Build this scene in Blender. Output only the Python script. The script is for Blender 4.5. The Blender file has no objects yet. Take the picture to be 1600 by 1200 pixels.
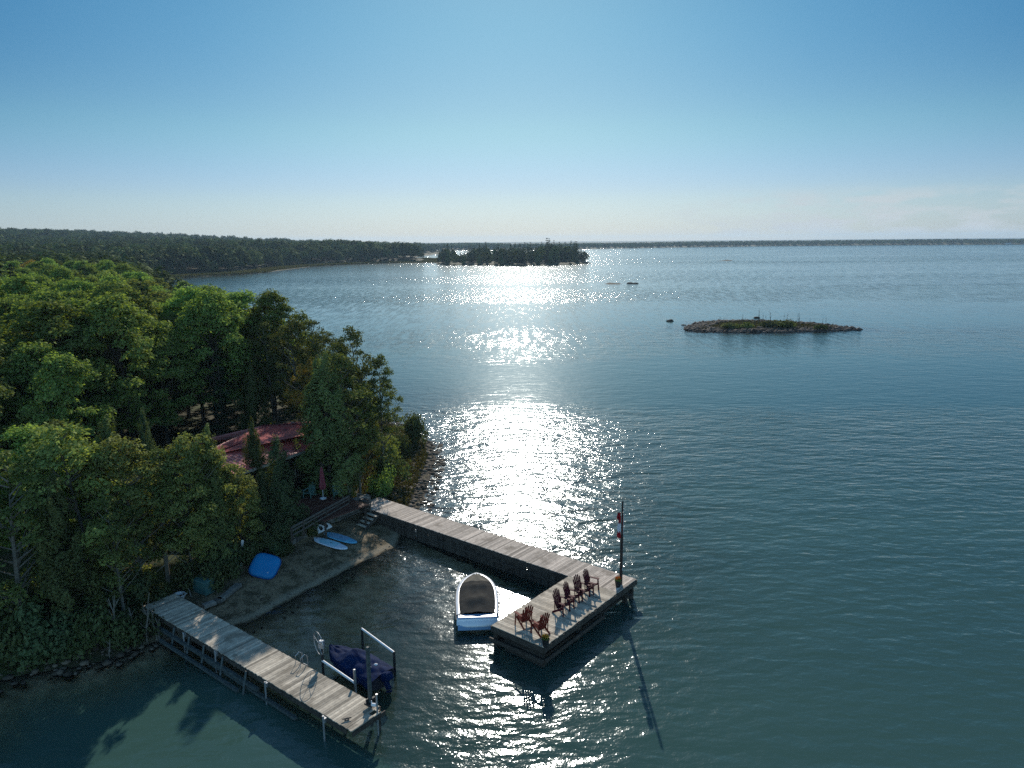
import bpy, bmesh, math, random
import numpy as np
from mathutils import Vector, Matrix
R=math.radians
sc=bpy.context.scene
random.seed(7); RNG=np.random.default_rng(11)

# ------------------------------------------------------------ camera, sky, sun
F_PX=1130.; PITCH=R(11.2); ROLL=R(-0.45); CAM_H=21.
cam_d=bpy.data.cameras.new('camera'); cam=bpy.data.objects.new('camera',cam_d)
sc.collection.objects.link(cam); sc.camera=cam
cam_d.sensor_width=36; cam_d.lens=36*F_PX/1600; cam_d.clip_start=0.5; cam_d.clip_end=30000
fv=Vector((0,math.cos(PITCH),-math.sin(PITCH))); rv=Vector((1,0,0)); uv=rv.cross(fv)
r2=rv*math.cos(ROLL)+uv*math.sin(ROLL); u2=-rv*math.sin(ROLL)+uv*math.cos(ROLL)
M=Matrix.Identity(4)
for i in range(3):
    M[i][0]=r2[i]; M[i][1]=u2[i]; M[i][2]=-fv[i]
M[2][3]=CAM_H
cam.matrix_world=M
def P(px,py,z=0.):
    """world point at height z seen at photo pixel (px,py)"""
    d=fv*F_PX+r2*(px-800)+u2*(600-py)
    t=(z-CAM_H)/d.z
    return Vector((d.x*t,d.y*t,z))
def top_h(base,py):
    lo,hi=base.z,base.z+40
    for _ in range(40):
        m=(lo+hi)/2; v=Vector((base.x,base.y,m-CAM_H))
        y=600-F_PX*v.dot(u2)/v.dot(fv)
        if y>py: lo=m
        else: hi=m
    return lo-base.z

SUN_EL=R(26.8); SUN_AZ=R(0.4)      # azimuth from +Y towards +X
w=bpy.data.worlds.new('World'); sc.world=w; w.use_nodes=True
nt=w.node_tree; nt.nodes.clear()
sky=nt.nodes.new('ShaderNodeTexSky'); sky.sky_type='NISHITA'; sky.sun_disc=False
sky.sun_elevation=SUN_EL; sky.sun_rotation=SUN_AZ; sky.altitude=200
sky.air_density=1.0; sky.dust_density=0.1; sky.ozone_density=1.6
bg=nt.nodes.new('ShaderNodeBackground'); out=nt.nodes.new('ShaderNodeOutputWorld')
bg.inputs['Strength'].default_value=0.092
# sky gradient by elevation angle from the sky model is re-tinted; the side opposite the sun gets added fill
# thin far cumulus low over the right-hand horizon
tc=nt.nodes.new('ShaderNodeTexCoord'); mp=nt.nodes.new('ShaderNodeMapping'); mp.inputs['Scale'].default_value=(9,9,34)
nz=nt.nodes.new('ShaderNodeTexNoise'); nz.inputs['Scale'].default_value=1.6; nz.inputs['Detail'].default_value=7; nz.inputs['Roughness'].default_value=.55
rp=nt.nodes.new('ShaderNodeValToRGB'); rp.color_ramp.elements[0].position=.46; rp.color_ramp.elements[1].position=.62
sp=nt.nodes.new('ShaderNodeSeparateXYZ')
def wm(op,a,b=None,c=None):
    n=nt.nodes.new('ShaderNodeMath'); n.operation=op
    for i,v in enumerate((a,b,c)):
        if v is None: continue
        if isinstance(v,(int,float)): n.inputs[i].default_value=v
        else: nt.links.new(v,n.inputs[i])
    return n.outputs[0]
def wr(v,a,b,c,d):
    n=nt.nodes.new('ShaderNodeMapRange'); n.interpolation_type='SMOOTHSTEP'
    nt.links.new(v,n.inputs[0])
    for i,x in enumerate((a,b,c,d)): n.inputs[i+1].default_value=x
    return n.outputs[0]
L=nt.links.new
L(tc.outputs['Generated'],mp.inputs[0]); L(mp.outputs[0],nz.inputs['Vector']); L(nz.outputs[0],rp.inputs[0]); L(tc.outputs['Generated'],sp.inputs[0])
band=wm('MULTIPLY',wr(sp.outputs['Z'],.0,.012,0,1),wr(sp.outputs['Z'],.035,.07,1,0))
side=wr(sp.outputs['X'],.16,.34,0,1)
cf=wm('MULTIPLY',wm('MULTIPLY',band,side),rp.outputs[0]); cf=wm('MULTIPLY',cf,.9)
mx=nt.nodes.new('ShaderNodeMix'); mx.data_type='RGBA'
hs=nt.nodes.new('ShaderNodeHueSaturation'); hs.inputs['Saturation'].default_value=1.15
L(sky.outputs[0],hs.inputs['Color'])
tint=nt.nodes.new('ShaderNodeMix'); tint.data_type='RGBA'; tint.blend_type='MULTIPLY'; tint.inputs[0].default_value=1; tint.inputs[7].default_value=(.80,1.0,1.0,1)
L(hs.outputs[0],tint.inputs[6])
tr_=nt.nodes.new('ShaderNodeValToRGB'); tr_.color_ramp.interpolation='EASE'
while len(tr_.color_ramp.elements)>1: tr_.color_ramp.elements.remove(tr_.color_ramp.elements[0])
tr_.color_ramp.elements[0].position=0; tr_.color_ramp.elements[0].color=(.49,.59,.96,1)
for p_,c_ in ((.06,(.62,.68,.86)),(.15,(.70,.83,.80)),(.29,(.66,.92,.86)),(.55,(1.,1.08,1.0)),(1,(1.,1.08,1.))):
    e_=tr_.color_ramp.elements.new(p_); e_.color=(*c_,1)
L(wm('MAXIMUM',sp.outputs['Z'],0.),tr_.inputs[0]); L(tr_.outputs[0],tint.inputs[7])
# the sky is brightest round the sun's azimuth and deepens to either side
azc=wm('DIVIDE',sp.outputs['Y'],wm('MAXIMUM',wm('SQRT',wm('ADD',wm('MULTIPLY',sp.outputs['X'],sp.outputs['X']),wm('MULTIPLY',sp.outputs['Y'],sp.outputs['Y']))),.001))
ar=nt.nodes.new('ShaderNodeValToRGB')
while len(ar.color_ramp.elements)>1: ar.color_ramp.elements.remove(ar.color_ramp.elements[0])
ar.color_ramp.elements[0].position=.3; ar.color_ramp.elements[0].color=(1,1,1,1)
for p_,c_ in ((.75,(.5,.68,.84)),(.915,(.48,.68,.84)),(.965,(.72,.84,.93)),(1,(1,1,1))):
    e_=ar.color_ramp.elements.new(p_); e_.color=(*c_,1)
L(wm('MULTIPLY_ADD',azc,.5,.5),ar.inputs[0])
t2=nt.nodes.new('ShaderNodeMix'); t2.data_type='RGBA'; t2.blend_type='MULTIPLY'; L(wm('MULTIPLY',wr(sp.outputs['Z'],-.02,.24,.15,1),wr(sp.outputs['Z'],.45,.8,1,0)),t2.inputs[0]); L(tint.outputs[2],t2.inputs[6]); L(ar.outputs[0],t2.inputs[7])
t3=nt.nodes.new('ShaderNodeMix'); t3.data_type='RGBA'; t3.blend_type='MULTIPLY'; t3.inputs[0].default_value=1     # added fill: sky opposite the sun brightened to lift the backlit trees
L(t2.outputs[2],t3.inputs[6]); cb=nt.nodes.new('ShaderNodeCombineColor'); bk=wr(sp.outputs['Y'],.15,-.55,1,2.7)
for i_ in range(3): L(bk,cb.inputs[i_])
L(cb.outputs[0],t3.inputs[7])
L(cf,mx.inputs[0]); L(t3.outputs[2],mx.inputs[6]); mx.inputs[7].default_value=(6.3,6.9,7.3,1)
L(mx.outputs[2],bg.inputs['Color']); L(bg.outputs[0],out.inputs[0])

sl=bpy.data.lights.new('sun','SUN'); sl.energy=4.9; sl.angle=R(.53); sl.color=(1,.93,.82)
so=bpy.data.objects.new('sun',sl); sc.collection.objects.link(so)
sd=Vector((math.sin(SUN_AZ)*math.cos(SUN_EL),math.cos(SUN_AZ)*math.cos(SUN_EL),math.sin(SUN_EL)))
so.rotation_euler=sd.to_track_quat('Z','Y').to_euler(); so.location=(0,60,60)
vs=sc.view_settings; vs.view_transform='Standard'; vs.look='None'; vs.gamma=1; vs.exposure=0.0
sc.cycles.max_bounces=8; sc.cycles.diffuse_bounces=5; sc.cycles.glossy_bounces=3; sc.cycles.transmission_bounces=4
sc.cycles.transparent_max_bounces=8; sc.cycles.volume_bounces=0; sc.cycles.sample_clamp_indirect=4
sc.cycles.use_denoising=False; sc.cycles.caustics_reflective=False; sc.cycles.caustics_refractive=False

# ------------------------------------------------------------ helpers
COL=sc.collection
def mesh_np(name,V,Fq,mat=None,parent=None,tint=None,link=True,smooth=False):
    V=np.asarray(V,np.float32); Fq=np.asarray(Fq,np.int32)
    me=bpy.data.meshes.new(name); nv,nf,k=len(V),len(Fq),Fq.shape[1]
    me.vertices.add(nv); me.vertices.foreach_set('co',V.ravel())
    me.loops.add(nf*k); me.loops.foreach_set('vertex_index',Fq.ravel())
    me.polygons.add(nf); me.polygons.foreach_set('loop_start',np.arange(0,nf*k,k,dtype=np.int32))
    me.polygons.foreach_set('loop_total',np.full(nf,k,np.int32))
    if smooth: me.polygons.foreach_set('use_smooth',np.ones(nf,bool))
    me.update()
    if tint is not None:
        a=me.attributes.new('tint','FLOAT','POINT'); a.data.foreach_set('value',np.asarray(tint,np.float32))
    if mat: me.materials.append(mat)
    if not link: return me
    o=bpy.data.objects.new(name,me); COL.objects.link(o)
    if parent: o.parent=parent
    return o
class MB:
    """collects boxes, bars and tubes; build() links them as one mesh object"""
    def __init__(s): s.v=[]; s.f=[]; s.t=[]
    def add(s,vs,fs,t=.5):
        b=len(s.v); s.v+= [tuple(v) for v in vs]; s.f+=[[i+b for i in f] for f in fs]; s.t+=[t]*len(vs); return s
    def box(s,c,size,rot=None,t=.5,bev=0.):
        hx,hy,hz=[a/2 for a in size]; m=rot if rot is not None else Matrix.Identity(3); c=Vector(c)
        if bev<=0:
            vs=[c+m@Vector((x*hx,y*hy,z*hz)) for z in (-1,1) for x,y in ((-1,-1),(1,-1),(1,1),(-1,1))]
            return s.add(vs,[(0,3,2,1),(4,5,6,7),(0,1,5,4),(1,2,6,5),(2,3,7,6),(3,0,4,7)],t)
        b=bev; vs=[]
        for z,k in ((-hz,b),(-hz+b,0),(hz-b,0),(hz,b)):
            vs+=[c+m@Vector((x*(hx-k),y*(hy-k),z)) for x,y in ((-1,-1),(1,-1),(1,1),(-1,1))]
        fs=[(0,3,2,1),(12,13,14,15)]
        for k in range(3):
            for i in range(4):
                j=(i+1)%4; fs.append((4*k+i,4*k+j,4*k+4+j,4*k+4+i))
        return s.add(vs,fs,t)
    def bar(s,a,b,wd,ht,t=.5,up=Vector((0,0,1))):
        a,b=Vector(a),Vector(b); d=(b-a); l=d.length; d.normalize()
        x=d.cross(up)
        if x.length<1e-3: x=Vector((1,0,0))
        x.normalize(); z=x.cross(d)
        m=Matrix((d,x,z)).transposed()
        return s.box((a+b)/2,(l,wd,ht),m,t)
    def tube(s,pts,rad,n=8,t=.5,cap=True):
        pts=[Vector(p) for p in pts]; rad=rad if hasattr(rad,'__len__') else [rad]*len(pts)
        vs=[];fs=[]
        for i,p in enumerate(pts):
            d=(pts[min(i+1,len(pts)-1)]-pts[max(i-1,0)]).normalized()
            x=d.cross(Vector((0,0,1)))
            if x.length<.05: x=d.cross(Vector((0,1,0)))
            x.normalize(); y=x.cross(d)
            for k in range(n):
                a=2*math.pi*k/n; vs.append(p+(x*math.cos(a)+y*math.sin(a))*rad[i])
        for i in range(len(pts)-1):
            for k in range(n):
                j=(k+1)%n; fs.append((i*n+k,i*n+j,(i+1)*n+j,(i+1)*n+k))
        if cap: fs.append(tuple(range(n))[::-1]); fs.append(tuple((len(pts)-1)*n+k for k in range(n)))
        return s.add(vs,fs,t)
    def lathe(s,c,prof,n=16,t=.5):
        c=Vector(c); vs=[];fs=[]
        for r_,z in prof:
            vs+=[c+Vector((r_*math.cos(2*math.pi*k/n),r_*math.sin(2*math.pi*k/n),z)) for k in range(n)]
        for i in range(len(prof)-1):
            for k in range(n):
                j=(k+1)%n; fs.append((i*n+k,i*n+j,(i+1)*n+j,(i+1)*n+k))
        fs.append(tuple(range(n))[::-1]); fs.append(tuple((len(prof)-1)*n+k for k in range(n)))
        return s.add(vs,fs,t)
    def build(s,name,mat,parent=None,smooth=False):
        me=bpy.data.meshes.new(name); me.from_pydata(s.v,[],s.f); me.update()
        a=me.attributes.new('tint','FLOAT','POINT'); a.data.foreach_set('value',s.t)
        me.materials.append(mat)
        if smooth:
            me.polygons.foreach_set('use_smooth',[True]*len(me.polygons))
            me.set_sharp_from_angle(angle=R(40))
        o=bpy.data.objects.new(name,me); COL.objects.link(o)
        if parent: o.parent=parent
        return o
def tag(o,label=None,cat=None,group=None,kind=None):
    if label: o['label']=label
    if cat: o['category']=cat
    if group: o['group']=group
    if kind: o['kind']=kind
    return o
def empty(name,loc=(0,0,0),rz=0,label=None,cat=None,group=None):
    o=bpy.data.objects.new(name,None); COL.objects.link(o); o.location=loc; o.rotation_euler=(0,0,rz); o.empty_display_size=.3
    return tag(o,label,cat,group)
KIDS={}
def kids(o):
    if o.name not in KIDS: KIDS[o.name]=[c for c in bpy.data.objects if c.parent==o]
    return KIDS[o.name]
def dup(o,loc=None,rz=None,label=None,group=None,scale=None,parent=None):
    c=o.copy(); COL.objects.link(c)
    if parent: c.parent=parent
    if loc is not None: c.location=loc
    if rz is not None: c.rotation_euler=(0,0,rz)
    if scale is not None: c.scale=scale
    if label: c['label']=label
    if group: c['group']=group
    for k in kids(o): dup(k,parent=c)
    return c

# ------------------------------------------------------------ materials
def nodes(m):
    m.use_nodes=True; t=m.node_tree; t.nodes.clear(); return t
class NB:
    def __init__(s,t): s.t=t
    def n(s,ty,**kw):
        x=s.t.nodes.new(ty)
        for k,v in kw.items(): setattr(x,k,v)
        return x
    def l(s,a,b): s.t.links.new(a,b)
    def m(s,op,a,b=None,c=None,clamp=False):
        x=s.t.nodes.new('ShaderNodeMath'); x.operation=op; x.use_clamp=clamp
        for i,v in enumerate((a,b,c)):
            if v is None: continue
            if isinstance(v,(int,float)): x.inputs[i].default_value=v
            else: s.l(v,x.inputs[i])
        return x.outputs[0]
    def vm(s,op,a,b=None,out=0):
        x=s.t.nodes.new('ShaderNodeVectorMath'); x.operation=op
        for i,v in enumerate((a,b)):
            if v is None: continue
            if isinstance(v,tuple): x.inputs[i].default_value=v
            else: s.l(v,x.inputs[i])
        return x.outputs[out]
    def mix(s,f,a,b,blend='MIX'):
        x=s.t.nodes.new('ShaderNodeMix'); x.data_type='RGBA'; x.blend_type=blend
        for i,v in ((0,f),(6,a),(7,b)):
            if isinstance(v,(int,float)): x.inputs[i].default_value=v
            elif isinstance(v,tuple): x.inputs[i].default_value=(*v[:3],1)
            else: s.l(v,x.inputs[i])
        return x.outputs[2]
    def noise(s,vec,scale,detail=3,rough=.5,dist=0.,out=0):
        x=s.t.nodes.new('ShaderNodeTexNoise'); x.inputs['Scale'].default_value=scale; x.inputs['Detail'].default_value=detail
        x.inputs['Roughness'].default_value=rough; x.inputs['Distortion'].default_value=dist
        if vec is not None: s.l(vec,x.inputs['Vector'])
        return x.outputs[out]
    def rng(s,v,a,b,c=0.,d=1.,smooth=True):
        x=s.t.nodes.new('ShaderNodeMapRange'); x.interpolation_type='SMOOTHSTEP' if smooth else 'LINEAR'
        s.l(v,x.inputs[0])
        for i,q in enumerate((a,b,c,d)): x.inputs[i+1].default_value=q
        return x.outputs[0]
    def attr(s,name):
        x=s.t.nodes.new('ShaderNodeAttribute'); x.attribute_name=name; return x.outputs['Fac']
    def out(s,sh,vol=None):
        o=s.t.nodes.new('ShaderNodeOutputMaterial'); s.l(sh,o.inputs['Surface'])
MATS={}
def mat(name,c1,c2=None,rough=.6,scale=6,metal=0.,bump=0.,stretch=(1,1,1),tintamt=0.,spec=.2,space='Object',dark=None):
    if name in MATS: return MATS[name]
    m=bpy.data.materials.new(name); b=NB(nodes(m)); c2=c2 or tuple(x*.75 for x in c1)
    tcn=b.n('ShaderNodeTexCoord'); mpn=b.n('ShaderNodeMapping'); mpn.inputs['Scale'].default_value=stretch
    b.l(tcn.outputs[space],mpn.inputs[0])
    nse=b.noise(mpn.outputs[0],scale,5,.6)
    col=b.mix(b.rng(nse,.3,.7),c1,c2)
    if tintamt:
        k=b.rng(b.attr('tint'),0,1,1-tintamt,1+tintamt,False)
        cc=b.n('ShaderNodeCombineColor'); 
        for i in range(3): b.l(k,cc.inputs[i])
        col=b.mix(1.,col,cc.outputs[0],'MULTIPLY')
    if dark:
        n2=b.noise(tcn.outputs[space],dark[0],4,.6); col=b.mix(b.rng(n2,.52,.68),col,dark[1])
    p=b.n('ShaderNodeBsdfPrincipled'); b.l(col,p.inputs['Base Color']); p.inputs['Roughness'].default_value=rough
    p.inputs['Metallic'].default_value=metal; p.inputs['Specular IOR Level'].default_value=spec
    if bump:
        bn=b.n('ShaderNodeBump'); bn.inputs['Strength'].default_value=bump; bn.inputs['Distance'].default_value=.02
        b.l(nse,bn.inputs['Height']); b.l(bn.outputs[0],p.inputs['Normal'])
    b.out(p.outputs[0]); MATS[name]=m; return m
def leaf_mat(name,ca,cb,trans=.45,var=.35):
    m=bpy.data.materials.new(name); b=NB(nodes(m))
    oi=b.n('ShaderNodeObjectInfo')
    k=b.m('ADD',b.m('MULTIPLY',b.attr('tint'),.7),b.m('MULTIPLY',oi.outputs['Random'],.3))
    col=b.mix(k,ca,cb)
    hsn=b.n('ShaderNodeHueSaturation'); b.l(b.rng(oi.outputs['Random'],0,1,.47,.515,False),hsn.inputs['Hue'])
    b.l(b.rng(oi.outputs['Random'],0,1,1-var*.6,1+var,False),hsn.inputs['Value']); b.l(col,hsn.inputs['Color'])
    d=b.n('ShaderNodeBsdfDiffuse'); t=b.n('ShaderNodeBsdfTranslucent'); b.l(hsn.outputs[0],d.inputs[0])
    tcn=b.mix(1.,hsn.outputs[0],(1.2,1.25,.6),'MULTIPLY'); b.l(tcn,t.inputs[0])
    ms=b.n('ShaderNodeMixShader'); ms.inputs[0].default_value=trans; b.l(d.outputs[0],ms.inputs[1]); b.l(t.outputs[0],ms.inputs[2])
    g=b.n('ShaderNodeBsdfGlossy'); g.inputs['Roughness'].default_value=.6; g.inputs[0].default_value=(.5,.6,.4,1)
    m2=b.n('ShaderNodeMixShader'); m2.inputs[0].default_value=.035; b.l(ms.outputs[0],m2.inputs[1]); b.l(g.outputs[0],m2.inputs[2])
    b.out(m2.outputs[0]); return m
LEAF=leaf_mat('leaf_green',(.105,.15,.040),(.24,.32,.08),.5)
LEAF_Y=leaf_mat('leaf_yellow_green',(.14,.165,.05),(.26,.29,.085),.48)
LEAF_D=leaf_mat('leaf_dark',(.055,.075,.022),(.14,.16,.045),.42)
LEAF_S=leaf_mat('leaf_shade_painted',(.03,.045,.018),(.085,.10,.035),.35)  # shrub leaf darkened; the bank's shade is put into the colour
LEAF_A=leaf_mat('leaf_autumn',(.14,.12,.025),(.33,.18,.04),.45)
CEDAR=leaf_mat('cedar_spray',(.035,.047,.018),(.14,.155,.048),.36)
CEDARB=leaf_mat('cedar_spray_bluish',(.03,.05,.024),(.12,.16,.065),.35)
PINE=leaf_mat('pine_needles',(.022,.042,.02),(.05,.08,.035),.2)
FARLEAF=leaf_mat('far_foliage',(.018,.038,.014),(.065,.085,.028),.3,.8)
BARK=mat('bark',(.10,.085,.07),(.05,.04,.035),.9,3,stretch=(3,3,.6))
BIRCH=mat('pale_bark',(.20,.185,.155),(.10,.09,.075),.85,4,stretch=(1,1,4))
WOOD=mat('weathered_decking',(.53,.45,.375),(.37,.31,.26),.85,5,tintamt=.55,bump=.2,dark=(.8,(.25,.205,.165)))
WOOD2=mat('greyer_decking',(.53,.455,.355),(.37,.32,.255),.85,5,tintamt=.55,bump=.2,dark=(.8,(.25,.21,.16)))
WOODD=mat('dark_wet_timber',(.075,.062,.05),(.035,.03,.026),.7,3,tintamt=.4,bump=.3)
GALV=mat('galvanised_steel',(.5,.51,.52),(.38,.39,.4),.38,8,metal=.8)
PVC=mat('white_tube',(.75,.75,.76),(.66,.66,.68),.3,8)
DARKM=mat('dark_metal',(.03,.033,.036),(.02,.02,.022),.5,8)
GREENM=mat('green_grey_post',(.075,.095,.095),(.04,.05,.05),.6,6)

# ------------------------------------------------------------ land / water outline
def PX(*l): return [tuple(P(x,y,0)[:2]) for x,y in l]
main_poly=[(-60,-120),(-40,-60),(-30,0),(-26,15)]+PX((0,1062),(60,1052),(160,1035),(240,1005),(290,1000),(350,985),(400,968),(440,945),(500,914),(552,886),(590,869),(622,853),(632,820),(655,797),(668,760),(683,714),(676,696),(655,678))+\
 [(-15,84),(-25,92),(-40,110),(-58,140),(-82,185),(-112,235),(-146,292),(-178,350),(-205,430)]+PX((292,433),(330,431),(370,429),(415,426),(430,423),(480,417),(520,414.5),(580,412.2),(640,410.6),(682,410.2),(688,405.5),(640,403.5),(665,399.5),(690,396))+\
 [(-120,1500),(-300,2200),(-600,3500),(-8500,3500),(-8500,-120)]
far_poly=[(-8500,2600),(-700,2500),(-260,2300)]+PX((700,391.5),(760,391),(830,390.3),(900,389.2),(980,388),(1060,386.5),(1120,385.8),(1200,384.6),(1290,383.9),(1400,383.0),(1440,382.8),(1500,382.4),(1560,382.2),(1600,382.0))+[(2500,2400),(8500,3000),(8500,8500),(-8500,8500)]
isle_poly=PX((681,413),(700,414.6),(740,414.4),(790,415.2),(850,415.4),(900,414),(926,411.2),(910,408.5),(860,406),(800,405),(740,405.5),(720,408.5),(704,405),(684,407.5))
bar_poly=PX((560,411.6),(620,411.2),(700,410.5),(700,409.4),(620,409.8),(560,410.6))
islet_poly=PX((1073,515),(1090,518.6),(1140,519.2),(1180,519.6),(1240,518.6),(1300,517.6),(1344,515.2),(1322,511.5),(1270,506),(1200,501.8),(1130,501.5),(1090,505),(1078,510))
rock1=PX((940,443.4),(955,444.4),(972,443.8),(970,442.4),(950,442.2))
rock2=PX((1122,407.4),(1134,408.2),(1146,407.2),(1134,406.4))
def sdf_poly(X,Y,poly):
    p=np.array(poly,float); q=np.roll(p,-1,0); d=np.full(X.shape,1e18); inside=np.zeros(X.shape,bool)
    for (x1,y1),(x2,y2) in zip(p,q):
        ex,ey=x2-x1,y2-y1; wx,wy=X-x1,Y-y1
        t=np.clip((wx*ex+wy*ey)/(ex*ex+ey*ey),0,1)
        d=np.minimum(d,(wx-ex*t)**2+(wy-ey*t)**2)
        c=((y1>Y)!=(y2>Y))&(X<(x2-x1)*(Y-y1)/((y2-y1) if y2!=y1 else 1e-9)+x1)
        inside^=c
    d=np.sqrt(d); return np.where(inside,d,-d)
def vnoise(X,Y,s,seed=0):
    x=X/s+seed*17.3; y=Y/s-seed*9.1; xi=np.floor(x).astype(int); yi=np.floor(y).astype(int); fx=x-xi; fy=y-yi
    fx=fx*fx*(3-2*fx); fy=fy*fy*(3-2*fy)
    def h(a,b):
        v=np.sin(a*127.1+b*311.7+seed*74.7)*43758.5453; return v-np.floor(v)
    return (h(xi,yi)*(1-fx)+h(xi+1,yi)*fx)*(1-fy)+(h(xi,yi+1)*(1-fx)+h(xi+1,yi+1)*fx)*fy
def sst(a,b,v): 
    t=np.clip((v-a)/(b-a),0,1); return t*t*(3-2*t)
def fields(X,Y):
    dm=sdf_poly(X,Y,main_poly); df=sdf_poly(X,Y,far_poly); di=sdf_poly(X,Y,isle_poly); dl=sdf_poly(X,Y,islet_poly)
    db=sdf_poly(X,Y,bar_poly); r1=sdf_poly(X,Y,rock1); r2_=sdf_poly(X,Y,rock2)
    return dm,df,di,dl,db,r1,r2_
def height(X,Y,fl=None):
    dm,df,di,dl,db,r1,r2_=fl if fl is not None else fields(X,Y)
    wob=(vnoise(X,Y,2.3,1)-.5)*.5
    d=dm+wob*sst(0,1,np.abs(dm)+.4)*.6
    n1=vnoise(X,Y,1.1,2)-.5; n2=vnoise(X,Y,9,3)-.5
    land=.13*np.minimum(d,5.5)+1.15*sst(5.0,6.4,d)+.10*n1*sst(1,6,d)
    land+= .045*np.clip(d-8,0,75)+n2*.7*sst(10,25,d)
    hill=np.clip((-X-60)/750,0,1.05)*sst(60,620,d)*25
    land+=np.where(Y>250,hill*sst(250,600,Y)+sst(30,200,d)*(vnoise(X,Y,180,4)*5),0)
    marsh=sst(380,460,Y)*(X>-400)   # flat reedy shore far up the bay
    land=np.where((marsh>0)&(dm<22),.35+.01*dm,land)
    left=sst(17.6,16.2,.608*X+.794*Y)*(Y<60)
    h=np.where(dm>0,land,np.maximum((.085+.33*left)*d-.05,-3.5))
    h=np.where(df>0,1+.03*np.clip(df,0,100)+vnoise(X,Y,500,5)*5,h)
    for q,top in ((di,1.5),(dl,.6),(db,.25),(r1,.35),(r2_,.5)):
        if q is dl: l=.18*sst(0,1.8,q)+.22*sst(2,8,q)+(vnoise(X,Y,1.3,6)-.5)*.3
        else: l=top*sst(0,6 if q is di else 1.5,q)+.05
        h=np.where(q>0,np.maximum(l,.06),np.maximum(h,np.where(q>-12,.3*q-.05,-9)))
    return h
def axis(spec):
    out=[]
    for a,b,s in spec: out+=list(np.arange(a,b,s))
    return np.unique(np.round(out+[spec[-1][1]],3))
gx=axis([(-8000,-1500,250),(-1500,-500,40),(-500,-140,10),(-140,-60,2),(-60,14,.42),(14,38,3),(38,86,.9),(86,300,12),(300,1500,60),(1500,8000,250)])
gy=axis([(-120,12,12),(12,24,1.2),(24,92,.42),(92,160,1.6),(160,198,.8),(198,320,4),(320,900,7),(900,1700,14),(1700,3200,40),(3200,8400,260)])
GX,GY=np.meshgrid(gx,gy); FL=fields(GX,GY); GZ=height(GX,GY,FL)
def grid_obj(name,X,Y,Z,m,attrs,smooth=True):
    ny,nx=X.shape; V=np.stack([X,Y,Z],-1).reshape(-1,3)
    i=np.arange(ny*nx).reshape(ny,nx); Fq=np.stack([i[:-1,:-1],i[:-1,1:],i[1:,1:],i[1:,:-1]],-1).reshape(-1,4)
    o=mesh_np(name,V,Fq,m,smooth=smooth)
    for k,v in attrs.items():
        a=o.data.attributes.new(k,'FLOAT','POINT'); a.data.foreach_set('value',v.ravel().astype(np.float32))
    return o
# ground
gm=bpy.data.materials.new('ground'); b=NB(nodes(gm))
geo=b.n('ShaderNodeNewGeometry'); pos=geo.outputs['Position']
beach=b.attr('beach'); depth=b.attr('depth'); rocky=b.attr('rocky')
nA=b.noise(pos,1.2,6,.65); nB=b.noise(pos,9,4,.7); nC=b.noise(pos,.25,4,.6)
forest=b.mix(b.rng(nA,.35,.65),(.035,.04,.018),(.08,.065,.035))
forest=b.mix(b.m('MULTIPLY',b.rng(nC,.45,.6),.6),forest,(.05,.075,.02))
sand=b.mix(b.rng(nB,.3,.7),(.30,.225,.14),(.15,.115,.07)); sand=b.mix(b.rng(nA,.44,.6),sand,(.085,.07,.04))
vor=b.n('ShaderNodeTexVoronoi'); vor.inputs['Scale'].default_value=2.6; b.l(pos,vor.inputs['Vector'])
rockc=b.mix(b.rng(nA,.4,.6),(.15,.12,.075),(.075,.065,.03)); rockc=b.mix(b.rng(vor.outputs['Distance'],.25,.5),rockc,(.035,.03,.022))
bed=b.mix(b.rng(nA,.38,.62),(.70,.56,.36),(.42,.34,.21)); bed=b.mix(b.rng(nC,.48,.62),bed,(.2,.19,.10))
sand=b.mix(b.m('MULTIPLY',b.rng(depth,-.13,-.06),b.rng(depth,-.05,-.01,1,0)),sand,(.27,.225,.155))
col=b.mix(beach,forest,sand); col=b.mix(rocky,col,rockc); col=b.mix(b.rng(depth,-.04,.03),col,b.mix(b.rng(depth,.0,.25),(.07,.055,.035),bed))
col=b.mix(b.attr('marsh'),col,b.mix(b.rng(nC,.4,.6),(.07,.058,.028),(.04,.045,.018)))
p=b.n('ShaderNodeBsdfPrincipled'); b.l(col,p.inputs['Base Color']); p.inputs['Roughness'].default_value=.9; p.inputs['Specular IOR Level'].default_value=.15
bn=b.n('ShaderNodeBump'); bn.inputs['Strength'].default_value=.7; bn.inputs['Distance'].default_value=.12; b.l(nB,bn.inputs['Height']); b.l(bn.outputs[0],p.inputs['Normal'])
b.out(p.outputs[0])
dm=FL[0]
beachm=sst(-3,.2,dm)*(1-sst(5.0,6.2,dm))*sst(-21,-17.5,GX)*(1-sst(53,56,GY))*(GX<0)
rockm=np.clip(sst(53,56,GY)*(GY<92)*(1-sst(4,8,dm))*(dm>-3)*(GX>-16)+(np.maximum(np.maximum(FL[3],FL[5]),FL[6])>-.5)*1.0+(dm>-.5)*(dm<1.2)*(GY<30),0,1)
marshm=((dm<14)&(dm>-1)&(GY>380)&(GX>-400)|(FL[4]>-2)).astype(float)
ground=grid_obj('ground',GX,GY,GZ,gm,{'beach':beachm,'depth':-GZ,'rocky':rockm,'marsh':marshm})
tag(ground,'wooded lake shore with a small gravel beach',kind='structure')

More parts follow.
